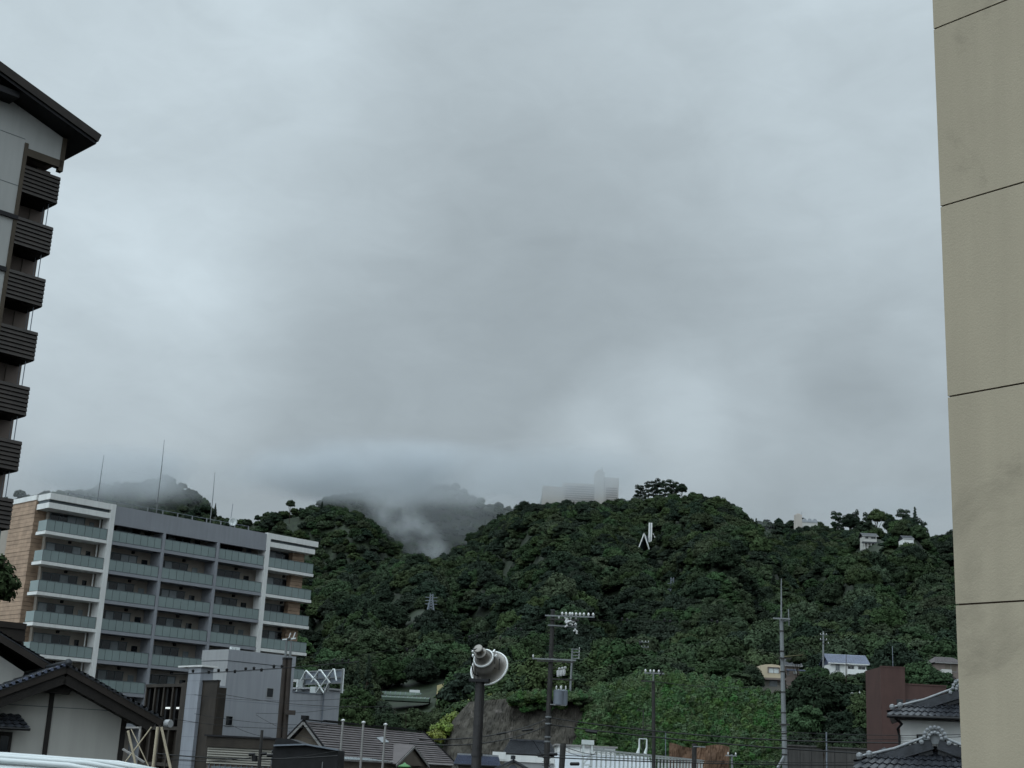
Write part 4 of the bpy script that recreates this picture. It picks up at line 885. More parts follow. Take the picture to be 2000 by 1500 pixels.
ra = thing('rooftop_aerial', 'thin aerial on top of the red-brown stair tower', 'antenna', bf.pt(1, -1, zt1))
sx_, zx_ = bf.hit(1743, 1262, -1); MB().tube([bf.pt(sx_, -1, zt1), bf.pt(sx_, -1, zx_)], .03, 5).build('mast', 'trafo', ra)

def irimoya(label, Y, apex, tip, eave_y, az=1.86, wall=True, depth=9, sym=None, wallx=None):
    f = Fr(at(apex[0], apex[1], Y), az); za_ = f.hit(*apex)[1]; sT, zT = f.hit(*tip); sl = (za_ - zT) / (-sT); hw = -sT; zev = f.hit(apex[0] - 40, eave_y, 1.0)[1]
    t = thing('tiled_roof_house', label, 'house', f.pt(0, -depth / 2, GZ))
    hg = hw * .62                       # half width of the gable part
    zg = za_ - hg * sl
    mb = MB()
    for sg in (-1, 1):
        A_ = f.pt(sg * hw, -depth, zT); B_ = f.pt(sg * hw, .2, zT); C_ = f.pt(0, .2, za_); D_ = f.pt(0, -depth, za_)
        mb.tiles(A_, B_, C_, D_, 14, 26, .04, .05, .1)
    mb.build('roof', 'tiledark', t)
    mb = MB(); mb.tiles(f.pt(-hw - .0, 1.0, zev), f.pt(hw, 1.0, zev), f.pt(hg, -.2, zev + .75), f.pt(-hg, -.2, zev + .75), 4, int(hw * 2 / .27), .04, .06, .1); mb.build('front_skirt_roof', 'tiledark', t)
    mb = MB()
    for sg in (-1, 1): mb.bar(f.pt(sg * .1, .3, za_ - .16), f.pt(sg * (hw * .8), .3, za_ - .16 - hw * .8 * sl), .1, .34); mb.bar(f.pt(sg * .1, .1, za_ - .38), f.pt(sg * (hw * .74), .1, za_ - .38 - hw * .74 * sl), .1, .22)
    mb.build('bargeboard', 'tiledark', t)
    MB().prism([f.pt(-hw * .85, -.1, zT + .02), f.pt(hw * .85, -.1, zT + .02), f.pt(0, -.1, za_ - .2)], f.n * -.3).build('gable_face', 'darkwood', t)
    mb = MB()
    for sg in (-1, 1):
        mb.tube([f.pt(sg * .25, .28, za_ + .1), f.pt(sg * hw * .5, .28, za_ + .08 - hw * .5 * sl), f.pt(sg * hw * .9, .5, za_ + .13 - hw * .9 * sl)], .05, 8)
    mb.build('verge_ridge', 'tileedge', t)
    oo = MB(); o0 = f.pt(0, .36, za_)
    for k in range(9):
        a_ = math.pi * k / 8; oo.lathe(o0 + f.a * (.36 * math.cos(a_)) + np.array([0, 0, .08 + .34 * math.sin(a_)]), f.n, [(-.1, 0), (-.1, .068), (.04, .068), (.06, 0)], 10)
    for k in range(7):
        a_ = math.pi * k / 6; oo.lathe(o0 + f.a * (.22 * math.cos(a_)) + np.array([0, 0, .04 + .2 * math.sin(a_)]), f.n, [(-.1, 0), (-.1, .06), (.1, .06), (.12, 0)], 8)
    for sg in (-1, 1): oo.lathe(o0 + f.a * (.46 * sg) + np.array([0, 0, -.1]), f.n, [(-.1, 0), (-.1, .08), (.06, .08), (.08, 0)], 10)
    oo.build('ridge_end_ornament', 'tileedge', t)
    MB().lathe(f.pt(0, .3, za_ + .1), f.n, [(-.1, 0), (-.1, .26), (.0, .26), (.03, 0)], 14).build('ornament_core', 'tileedge', t)
    MB().tube([f.pt(0, .2, za_ + .18), f.pt(0, -depth, za_ + .18)], .16, 10).build('ridge_tile', 'tiledark', t)
    mb = MB()
    for (s_, z_) in ((-hw + .22, zT + .2), (-hw + .55, zT + .28)): mb.lathe(f.pt(s_, .7, z_), (0, 0, 1), [(-.1, .08), (.0, .12), (.1, .1), (.14, 0)], 10); 
    mb.build('corner_ornament', 'tileedge', t)
    MB().tube([f.pt(-hw, 1.08, zev - .03), f.pt(hw, 1.08, zev - .03)], .07, 8).build('gutter', 'black', t)
    return t, f, hw, zT, zev
t, f, hw, zT, zev = irimoya('white-walled house with black tiled roof, the upper and farther of two at right', 60, (1878, 1349), (1733, 1392), 1401)
sw = f.hit(1758, 1420)[0]; MB().box(f, sw, 7, -7, 0, GZ, zev - .02).build('wall', 'white', t)
MB().box(f, -hw + .3, 7, -.0, .95, zev - .12, zev - .05).build('soffit', 'darkwood', t)
s1_, z1_ = f.hit(1790, 1434); s2_, _ = f.hit(1848, 1434)
wn = MB().box(f, s1_, s2_, .0, .06, z1_ - .06, z1_).box(f, s1_, s1_ + .07, 0, .06, z1_ - 1.1, z1_ - .06).box(f, (s1_ + s2_) / 2 - .04, (s1_ + s2_) / 2 + .04, 0, .06, z1_ - 1.1, z1_ - .06).box(f, s2_ - .07, s2_, 0, .06, z1_ - 1.1, z1_ - .06).build('window', 'darkwood', t)
MB().box(f, s1_ + .07, s2_ - .07, -.0, .03, z1_ - 1.1, z1_ - .06).build('pane', 'curtain', wn)
MB().tube([f.pt(-hw + .35, .9, zev - .1), f.pt(-hw + .6, .7, zev - .32), f.pt(sw - .1, .2, zev - .5), f.pt(sw - .04, .1, zev - .8), f.pt(sw - .04, .1, GZ)], .055, 8).build('downpipe', 'black', t)
mb = MB()
for k in range(10): zz_ = z1_ - 1.6 + k * .16; mb.box(f, sw, s1_, .001, .012, zz_, zz_ + .015)
mb.build('siding_joint', 'trim', t)
t, f, hw, zT, zev = irimoya('black tiled gable roof with pale ridge-end ornament, nearer and lower of two at right', 50, (1826, 1445), (1668, 1489), 1507, depth=8)
MB().box(f, -hw + .8, hw, -7, .4, GZ, zev - .05).build('wall', 'white', t)

# ------------------------------------------------------------------ stone wall, earth bank, concrete wall
def wall_grid(x0, x1, nx, nv, Yb, dY, topf, name, m, amp, label, cat=None, kind=None, botz=GZ, seed=1):
    r_ = np.random.RandomState(seed); ts = np.linspace(xt(x0, 1400), xt(x1, 1400), nx); vs = np.concatenate([np.linspace(0, 1, nv), [1.3]])
    T, Vv = np.meshgrid(ts, vs); zt_ = topf(T); Y = Yb + dY * np.minimum(Vv, 1.6); Z = botz + (zt_ - botz) * np.minimum(Vv, 1.0)
    nz = np.zeros_like(T)
    for k in range(5):
        a, b_, p1, p2 = r_.uniform(20, 160) * (k + 1) / 2, r_.uniform(.2, .8) * (k + 1), r_.uniform(0, 6), r_.uniform(0, 6)
        nz += np.sin(T * a * 6 + p1 + 1.5 * np.sin(Z * b_ + p2)) * np.sin(Z * b_ * 1.7 + p2 + T * a) / (1 + .5 * k)
    nz += r_.uniform(-1, 1, T.shape) * .5
    Y = Y - amp * (nz * .3 + .35); X = T * Y
    o = grid_mesh(name, X, Y, Z, m, label=label, kind=kind)
    if cat: o['category'] = cat
    for p in o.data.polygons: p.use_smooth = False
    return o
wall_grid(846, 1165, 190, 44, 160.5, 12, lambda T: interp(ZT, T) + .25 - 1.2 * np.clip((T - xt(1130)) / .02, 0, 1), 'stone_retaining_wall', 'rock', .55, 'dark rough stone retaining wall below the wooded slope', 'retaining wall', seed=3)
wall_grid(1308, 1425, 70, 26, 158.5, 4.5, lambda T: 5.0 + T * 0 + .25 * np.sin(T * 170), 'earth_bank', 'brownearth', .6, 'bare reddish earth cut under the vines', kind='structure', seed=5)
q = at(1540, 1457, 146); q2 = at(1720, 1463, 146)
cw = thing('concrete_retaining_wall', 'dark stained concrete retaining wall beneath the trees at right', 'retaining wall', ((q[0] + q2[0]) / 2, 146, GZ))
MB().box(W, q[0], q2[0], -147, -146, GZ, q[2]).build('wall', 'retwall', cw)
MB().box(W, q[0] - .1, q2[0] + .1, -147.2, -145.85, q[2], q[2] + .15).build('coping', 'retwall', cw)
mb = MB()
for i in range(9): s_ = q[0] + (q2[0] - q[0]) * i / 8; mb.box(W, s_ - .02, s_ + .02, -146, -145.98, GZ, q[2])
mb.build('panel_joint', 'black', cw)

# ------------------------------------------------------------------ houses on the slope
def hz_at(x, y, Y): q = at(x, y, Y); return float(hills(q[0], Y))
def small_house(label, Y, xl, xr, y_eave, y_ridge, y_base, mwall, mroof, depth=6, over=.5, name='house', wins=(), hip=0., mono=False):
    f = Fr(at(xl, y_eave, Y), H); e_ = f.hit(xr, y_eave + .049 * (xr - xl))[0]; ze = f.hit(xl, y_eave)[1]; zr_ = f.hit((xl + xr) / 2, y_ridge + .025 * (xr - xl), -depth / 2)[1]; zb = f.hit(xl, y_base)[1] - 6
    t = thing(name, label, 'house', f.pt(e_ / 2, -depth / 2, zb))
    MB().box(f, over, e_ - over, -depth + over, -over, zb, ze - .1).build('wall', mwall, t)
    mb = MB(); i_ = hip * e_
    mb.tiles(f.pt(0, 0, ze), f.pt(e_, 0, ze), f.pt(e_ - i_, -depth / 2, zr_), f.pt(i_, -depth / 2, zr_), 8, max(4, int(e_ / .5)), .04, .03, .12)
    mb.slab([f.pt(0, -depth, ze), f.pt(e_, -depth, ze), f.pt(e_ - i_, -depth / 2, zr_), f.pt(i_, -depth / 2, zr_)], .12)
    for sg, s0 in ((1, 0.), (-1, e_)):
        if hip: mb.slab([f.pt(s0, 0, ze), f.pt(s0, -depth, ze), f.pt(s0 + sg * i_, -depth / 2, zr_), f.pt(s0 + sg * i_ , -depth / 2 + .01, zr_)], .1)
        else: mb.prism([f.pt(s0 + sg * over, -over, ze - .15), f.pt(s0 + sg * over, -depth + over, ze - .15), f.pt(s0 + sg * over, -depth / 2, zr_ - .2)], f.a * sg * .2)
    mb.build('roof', mroof, t)
    MB().box(f, 0, e_, .02, .12, ze - .14, ze).build('gutter', 'white' if mwall != 'housebrown' else 'trim', t)
    for (wx0, wx1, wy0, wy1, mw) in wins:
        a, z1_ = f.hit(wx0, wy0, -over); c_, z2_ = f.hit(wx1, wy1, -over)
        w_ = MB().box(f, a - .08, c_ + .08, -over + .0, -over + .08, z1_, z1_ + .1).box(f, a - .08, c_ + .08, -over, -over + .08, z2_ - .1, z2_).box(f, (a + c_) / 2 - .04, (a + c_) / 2 + .04, -over, -over + .07, z2_, z1_).build('window', 'trim', t)
        MB().box(f, a, c_, -over - .01, -over + .04, z2_, z1_).build('pane', mw, w_)
    return t, f, e_, ze
t, f, e_, ze = small_house('white house with blue-grey roof on the slope, behind the treetops', 250, 1617, 1700, 1294, 1277, 1312, 'white', 'tileblue', 7, .6, wins=((1632, 1640, 1298, 1309, 'curtain'), (1656, 1668, 1301, 1309, 'glassdark'), (1676, 1690, 1302, 1310, 'glassdark')))
MB().box(f, 3.4, e_ - .8, -.5, .6, ze - 1.9, ze - 1.0).build('balcony', 'white', t)
# cream house with arched top
cf = Fr(at(1485, 1323, 225), H); ec = cf.hit(1530, 1325)[0]; zc0 = cf.hit(1485, 1323)[1]; zc1 = cf.hit(1485, 1299.5)[1]
ch = thing('cream_house', 'cream two-storey house with low curved roof beside the pale concrete pole', 'house', cf.pt(2, -3, zc0 - 6))
MB().prism([cf.pt(0, 0, zc0), cf.pt(ec, 0, zc0), cf.pt(ec, 0, zc1), cf.pt(ec * .75, 0, zc1 + .2), cf.pt(ec * .5, 0, zc1 + .28), cf.pt(ec * .2, 0, zc1 + .18), cf.pt(0, 0, zc1)], cf.n * -6).build('upper_wall', 'cream', ch)
MB().box(cf, .5, ec, -6, -.6, zc0 - 8, zc0 - .3).build('lower_wall', 'creamdull', ch)
MB().box(cf, .1, ec + .3, -6, .7, zc0 - .32, zc0 - .02).build('awning', 'housebrown', ch)
a, z1_ = cf.hit(1501, 1304); c_, z2_ = cf.hit(1521, 1315)
w_ = MB().box(cf, a - .15, c_ + .15, 0, .25, z1_, z1_ + .12).box(cf, a - .15, a, 0, .2, z2_, z1_).box(cf, c_, c_ + .15, 0, .2, z2_, z1_).box(cf, (a + c_) / 2 - .03, (a + c_) / 2 + .03, 0, .1, z2_, z1_).build('window', 'housebrown', ch)
MB().box(cf, a, c_, .0, .05, z2_, z1_).build('pane', 'vinyl', w_)
a, z1_ = cf.hit(1503, 1328, -.6); c_, z2_ = cf.hit(1518, 1341, -.6)
w_ = MB().box(cf, a - .1, c_ + .1, -.6, -.45, z1_, z1_ + .1).build('window', 'housebrown', ch); MB().box(cf, a, c_, -.6, -.55, z2_, z1_).build('pane', 'curtain', w_)
t, f, e_, ze = small_house('dark tiled house with stepped eaves half hidden right of the pale concrete pole', 235, 1531, 1568, 1299, 1287, 1325, 'housebrown', 'tiledark', 6, .5, wins=((1550, 1558, 1308, 1316, 'vinyl'), (1537, 1541, 1307, 1318, 'glassdark')))
MB().box(f, .3, e_ + .2, .1, 1.0, ze - .9, ze - .7).build('lower_eave', 'tileblue', t)
t, f, e_, ze = small_house('taupe house with brown tiled hip roof, farthest right beside the beige building', 240, 1826, 1885, 1293, 1283, 1330, 'housebrown', 'tilebrown', 7, .5, hip=.2, wins=((1846, 1868, 1296, 1312, 'gable'),))
MB().box(f, 1.0, 2.6, -.5, .8, ze - 4.4, ze - 1.2).build('side_wing', 'offwhite', t)
MB().slab([f.pt(-.1, 1.0, ze - 1.6), f.pt(3.2, 1.0, ze - 2.6), f.pt(3.2, -1, ze - 2.2), f.pt(-.1, -1, ze - .9)], .15).build('lean_to_roof', 'tiledark', t)
MB().box(f, 2.9, 4.6, .2, 1.4, ze - 5, ze - 2.9).build('shed_annex', 'trafo', t)
# terrace with net houses and dry field
for (xl, xr, yb, yt, Y, m, lab, nm, ct) in ((742, 850, 1356, 1348, 318, 'nethouse', 'long low green net house on the terrace below the wood, upper row', 'net_house', 'greenhouse'), (745, 838, 1361, 1357, 300, 'nethouse', 'long low green net house on the terrace, lower row', 'net_house', 'greenhouse')):
    f = Fr(at(xl, yb, Y), H); e_ = f.hit(xr, yb + 3)[0]; z0_ = f.hit(xl, yb)[1]; z1_ = f.hit(xl, yt)[1]; hh_ = z1_ - z0_
    t = thing(nm, lab, ct, f.pt(e_ / 2, -3, z0_ - 1), 'net houses on the terrace'); mb = MB()
    pr = [f.pt(0, 3.2 * math.cos(math.pi * k / 8) - 3.2, z0_ + hh_ * math.sin(math.pi * k / 8)) for k in range(9)] + [f.pt(0, -6.4, z0_ - .6), f.pt(0, 0, z0_ - .6)]
    mb.prism(pr, f.a * e_); mb.build('net_cover', m, t)
    mb = MB()
    for i in range(12):
        s_ = e_ * i / 11; mb.tube([f.pt(s_, 3.25 * math.cos(math.pi * k / 8) - 3.2, z0_ + (hh_ + .04) * math.sin(math.pi * k / 8)) for k in range(9)], .05, 5, False)
    mb.build('hoop', 'trafo', t)
f = Fr(at(800, 1348.5, 312), H); e_ = f.hit(820, 1349)[0]; wv = thing('vinyl_sheet', 'bright white sheet strip lying beside the green net houses', 'sheet', f.pt(e_ / 2, 0, f.hit(800, 1349)[1] - .3))
MB().box(f, 0, e_, -.6, 0, f.hit(800, 1349)[1] - .35, f.hit(800, 1347)[1]).build('sheet', 'vinyl', wv)
ts = np.linspace(xt(856), xt(940), 30); ys = np.linspace(285, 322, 12); Tt, Yy = np.meshgrid(ts, ys)
grid_mesh('field', Tt * Yy, Yy, hills(Tt * Yy, Yy) + .3 + .35 * np.sin(Yy * .9) ** 2, 'field', kind='structure', label='dry terraced field on the slope')
bs = at(1029.5, 1332, 250); g0 = hz_at(1029, 1332, 250); bt_ = thing('blue_sign', 'small bright blue sign panel in the dark trees left of the utility pole', 'sign', (bs[0], 250, g0))
MB().box(W, bs[0] - .5, bs[0] + .5, -250, -249.93, bs[2] - .52, bs[2] + .5).build('panel', 'blue', bt_); MB().tube([(bs[0], 250.05, g0 - 1), (bs[0], 250.05, bs[2] - .4)], .06, 6).build('post', 'trafo', bt_)

# ------------------------------------------------------------------ things far up the hills
def ground_hit(x, y, y0=300, y1=1450):
    Ys = np.arange(y0, y1, 2.0); r = ray(x, y); P = EYE[None] + r[None] * (Ys / r[1])[:, None]
    h = hills(P[:, 0], Ys); k = np.argmax(h >= P[:, 2])
    return float(Ys[k]) if h[k] >= P[k, 2] else float(y1)
EXCL = []   # (x, y, radius) clearings without trees
Ym = ground_hit(1265, 1068) - 14
mon = at(1265, 1060, Ym); mg = hz_at(1265, 1060, Ym)
mt = thing('a_frame_monument', 'white A-frame roof edges with a tall twin-slab tower rising from the hill wood', 'monument', (mon[0], Ym, mg))
f = Fr((mon[0], Ym, 0), H); hp_ = lambda x, y, n=0: f.pt(f.hit(x, y, n)[0], n, f.hit(x, y, n)[1])
base = hp_(1245, 1066); 
MB().bar(hp_(1245, 1066) - [0, 0, 3], hp_(1258, 1041.5), 1.0, .5).bar(hp_(1258, 1041.5), hp_(1268, 1062) - [0, 0, 3], 1.0, .5).bar(hp_(1275, 1042, -9), hp_(1286, 1055, -9) - [0, 0, 2], 1.0, .5).build('roof_edge', 'white', mt)
MB().slab([hp_(1257.6, 1043), hp_(1257.6, 1043) + [4, 9, 0], hp_(1268, 1064) + [4, 9, -2], hp_(1268, 1064) - [0, 0, 2]], .3).slab([hp_(1257.6, 1043), hp_(1257.6, 1043) + [4, 9, 0], hp_(1245, 1068) + [4, 9, -2], hp_(1245, 1068) - [0, 0, 2]], .3).build('roof', 'trafo', mt)
mb = MB()
for (xa, xb) in ((1267.3, 1269.7), (1271, 1273.8)):
    s0, _ = f.hit(xa, 1030, -4); s1, _ = f.hit(xb, 1030, -4); mb.box(f, s0, s1, -5.5, -4, mg - 1, f.hit(1270, 1021, -4)[1])
mb.build('tower_slab', 'white', mt); s0, _ = f.hit(1269.5, 1030, -4); s1, _ = f.hit(1271.2, 1030, -4); MB().box(f, s0, s1, -5.2, -4.3, mg - 1, f.hit(1270, 1022, -4)[1]).build('tower_core', 'trafo', mt)
EXCL.append((mon[0], Ym, 2.5))
def pylon(x, ytop, ybase, Y, label, w0=2.6, w1=.6):
    Y = ground_hit(x, ybase, 380, 900) - 8
    g = hz_at(x, ybase, Y); p0 = at(x, ybase, Y); zt_ = at(x, ytop, Y)[2]; t = thing('lattice_pylon', label, 'pylon', (p0[0], Y, g), 'pylons on the hillside')
    mb = MB(); n_ = 9; zb = g - .5
    wf_ = lambda k: w0 + (w1 - w0) * min(1, k / (n_ * .75)) ; zf = lambda k: zb + (zt_ - zb) * k / n_
    cs = ((-1, -1), (1, -1), (1, 1), (-1, 1))
    P = lambda k, c_: np.array([p0[0] + c_[0] * wf_(k) / 2, Y + c_[1] * wf_(k) / 2, zf(k)])
    for k in range(n_):
        for i in range(4): mb.bar(P(k, cs[i]), P(k + 1, cs[i]), .22); mb.bar(P(k, cs[i]), P(k + 1, cs[(i + 1) % 4]), .14); mb.bar(P(k, cs[(i + 1) % 4]), P(k + 1, cs[i]), .14)
    mb.build('lattice_mast', 'trafo', t); mb = MB()
    for k in (5, 6.3, 7.6): z = zf(k); mb.bar((p0[0] - 1.9, Y, z), (p0[0] + 1.9, Y, z), .2)
    mb.build('crossarm', 'trafo', t); EXCL.append((p0[0], Y - 4, 5.5)); EXCL.append((p0[0] * (Y - 14) / Y, Y - 14, 6.5)); EXCL.append((p0[0] * (Y - 25) / Y, Y - 25, 4))
pylon(841, 1160, 1196, 520, 'grey lattice pylon among trees on the left hillside', 2.8, .9)
pylon(1312, 1128, 1190, 470, 'tall lattice pylon among trees below the A-frame roof', 3.2, 1.1)
# resort hotel in the cloud
Yh = 1080.; f = Fr((0, Yh, 0), H)
ht = thing('hillside_hotel', 'pale hotel with square tower fading into the cloud behind the hill', 'hotel', f.pt(f.hit(1170, 960)[0], -10, f.hit(1170, 985)[1]))
def hb(x0, x1, y0, y1, n0, n1, mb): s0 = f.hit(x0, y0, n1)[0]; s1 = f.hit(x1, y0, n1)[0]; mb.box(f, s0, s1, n0, n1, f.hit(x0, y1, n1)[1], f.hit((x0 + x1) / 2, y0, n1)[1]); return mb
mb = MB(); hb(1060, 1100, 950, 1015, -16, -1, mb); hb(1100, 1163, 944, 1015, -16, 0, mb); hb(1163, 1181, 921, 1015, -14, 2, mb); hb(1181, 1209, 933, 1015, -16, 1, mb); hb(1168, 1178, 917, 921, -8, -2, mb)
mb.build('wall', 'hotel', ht)
for row in range(8):
    for (x0, x1, nn_) in ((1104, 1160, 0), (1184, 1206, 1)):
        z = f.hit(1130, 950 + row * 4.4)[1]; s0 = f.hit(x0, 950)[0]; s1 = f.hit(x1, 950)[0]
        MB().box(f, s0, s1, nn_ + .02, nn_ + .4, z - .9, z).build('balcony_band', 'housebrown', ht)
MB().tube([f.pt(f.hit(1177, 917)[0], -5, f.hit(1177, 917)[1]), f.pt(f.hit(1177, 910)[0], -5, f.hit(1177, 910)[1])], .3, 5).build('mast', 'trafo', ht)
# ridge buildings at right
Yc = 960.; f = Fr((0, Yc, 0), H)
def px(x, y, n=0.): s_, z_ = f.hit(x, y, n); return f.pt(s_, n, z_)
vt = thing('ridge_villa', 'pale villa with square tower and vaulted roof on the right-hand ridge', 'villa', px(1575, 1034)); mb = MB()
s0 = f.hit(1553.5, 1010)[0]; s1 = f.hit(1566.5, 1010)[0]; zb = f.hit(1560, 1045)[1]; mb.box(f, s0, s1, -5, 0, zb, f.hit(1560, 1005)[1]); mb.box(f, f.hit(1557, 1003)[0], f.hit(1564, 1003)[0], -3.5, -1, f.hit(1560, 1005)[1], f.hit(1560, 1002.5)[1]); mb.build('tower', 'hotel', vt)
s2 = f.hit(1597, 1018)[0]; zz_ = f.hit(1580, 1020)[1]; zt_ = f.hit(1580, 1012.5)[1]
MB().box(f, s1, s2, -8, -.5, zb, zz_).build('wall', 'offwhite', vt)
mb = MB()
for (u0, u1) in ((0, .33), (.33, .66), (.66, 1.)):
    a_, c_ = s1 + (s2 - s1) * u0, s1 + (s2 - s1) * u1; mb.prism([f.pt((a_ + c_) / 2 - (c_ - a_) / 2 * math.cos(math.pi * k / 8), -.2, zz_ + (zt_ - zz_) * math.sin(math.pi * k / 8)) for k in range(9)], f.n * -8)
mb.build('vaulted_roof', 'solar', vt)
MB().tube([px(1566, 1005, -1), px(1566, 1000, -1)], .15, 5).build('mast', 'trafo', vt)
EXCL.append((px(1575, 1030)[0], Yc - 4, 12))
Yv = ground_hit(1700, 1067, 500, 1000)
t, ff, e_, ze = small_house('two-storey dark-roofed house with pale upper wall high on the right hill', Yv, 1684, 1716, 1046, 1041, 1058, 'offwhite', 'tiledark', 9, .8, wins=((1690, 1696, 1048, 1052, 'glassdark'), (1701, 1710, 1048.5, 1052.5, 'glassdark')))
MB().box(ff, -.2, e_ + .2, -.8, 1.6, ze - 4.2, ze - 3.4).build('lower_eave', 'tiledark', t)
mb = MB()
for i in range(5): s_ = .8 + i * (e_ - 1.6) / 4; mb.box(ff, s_ - .2, s_ + .2, .9, 1.3, ze - 7.5, ze - 4.2)
mb.build('porch_post', 'offwhite', t); EXCL.append((at(1700, 1060, Yv)[0], Yv - 7, 16)); EXCL.append((at(1700, 1060, Yv)[0], Yv - 22, 13))
EXCL.append((at(1680, 1080, Yv - 50)[0], Yv - 50, 13))
Y2 = ground_hit(1740, 1068, 500, 1000)
small_house('small white gabled cottage on the right hill, left one of two', Y2, 1730, 1750, 1061.5, 1057, 1066, 'white', 'solar', 8, .3, name='cottage'); EXCL.append((at(1740, 1066, Y2)[0], Y2 - 8, 12))
Y3 = ground_hit(1775, 1062, 500, 1000)
small_house('small white cottage with dark roof on the right hill, right one of two', Y3, 1763, 1786, 1051.5, 1046, 1056, 'white', 'tiledark', 8, .3, name='cottage'); EXCL.append((at(1775, 1056, Y3)[0], Y3 - 8, 12))

# ------------------------------------------------------------------ trees
def mesh_np(name, V_, F_, mats):
    me = bpy.data.meshes.new(name); V_ = np.asarray(V_, np.float32); F_ = np.asarray(F_, np.int32); k = F_.shape[1]
    me.vertices.add(len(V_)); me.vertices.foreach_set('co', V_.ravel()); me.loops.add(F_.size); me.loops.foreach_set('vertex_index', F_.ravel())
    me.polygons.add(len(F_)); me.polygons.foreach_set('loop_start', np.arange(0, F_.size, k, dtype=np.int32)); me.polygons.foreach_set('loop_total', np.full(len(F_), k, np.int32))
    for m in mats: me.materials.append(M[m])
    me.update(calc_edges=True); return me
def leafcloud(blobs, n, size, rs_, jit=.45, flat=.75, lo=-.35):
    """blobs: (cx,cy,cz,r,zscale). returns small leaf quads spread over and through the clumps"""
    B = np.array(blobs); wts = B[:, 3] ** 2; wts /= wts.sum(); idx = rs_.choice(len(B), n * 2, p=wts)
    d = rs_.normal(size=(n * 2, 3)); d /= np.linalg.norm(d, axis=1)[:, None]
    keep = d[:, 2] > lo; d = d[keep][:n]; idx = idx[keep][:n]; b = B[idx]
    rad = b[:, 3] * rs_.uniform(.72, 1.06, len(d)); sc = np.stack([np.ones(len(d)), np.ones(len(d)), b[:, 4]], 1)
    P = b[:, :3] + d * sc * rad[:, None]
    nn = d + rs_.normal(size=d.shape) * jit; nn[:, 2] += .6; nn /= np.linalg.norm(nn, axis=1)[:, None]
    e1 = np.cross(nn, rs_.normal(size=d.shape)); e1 /= np.linalg.norm(e1, axis=1)[:, None]; e2 = np.cross(nn, e1)
    s_ = size * rs_.uniform(.6, 1.35, len(d))[:, None]; el = rs_.uniform(.45, .8, len(d))[:, None]
    q = np.stack([P - e1 * s_, P + e2 * s_ * el + nn * s_ * .15, P + e1 * s_, P - e2 * s_ * el - nn * s_ * .1], 1)
    return q.reshape(-1, 3), np.arange(len(d) * 4).reshape(-1, 4)
def core(blobs, k=.72):
    t = (1 + 5 ** .5) / 2; iv = np.array([(-1, t, 0), (1, t, 0), (-1, -t, 0), (1, -t, 0), (0, -1, t), (0, 1, t), (0, -1, -t), (0, 1, -t), (t, 0, -1), (t, 0, 1), (-t, 0, -1), (-t, 0, 1)]) / (1 + t * t) ** .5
    fi = [(0, 11, 5), (0, 5, 1), (0, 1, 7), (0, 7, 10), (0, 10, 11), (1, 5, 9), (5, 11, 4), (11, 10, 2), (10, 7, 6), (7, 1, 8), (3, 9, 4), (3, 4, 2), (3, 2, 6), (3, 6, 8), (3, 8, 9), (4, 9, 5), (2, 4, 11), (6, 2, 10), (8, 6, 7), (9, 8, 1)]
    vs = []; fs = []
    for (x, y, z, r, zs_) in blobs:
        o = len(vs); vs += [(x + a[0] * r * k, y + a[1] * r * k, z + a[2] * r * k * zs_) for a in iv]; fs += [(a + o, b_ + o, c_ + o, c_ + o) for a, b_, c_ in fi]
    return vs, fs
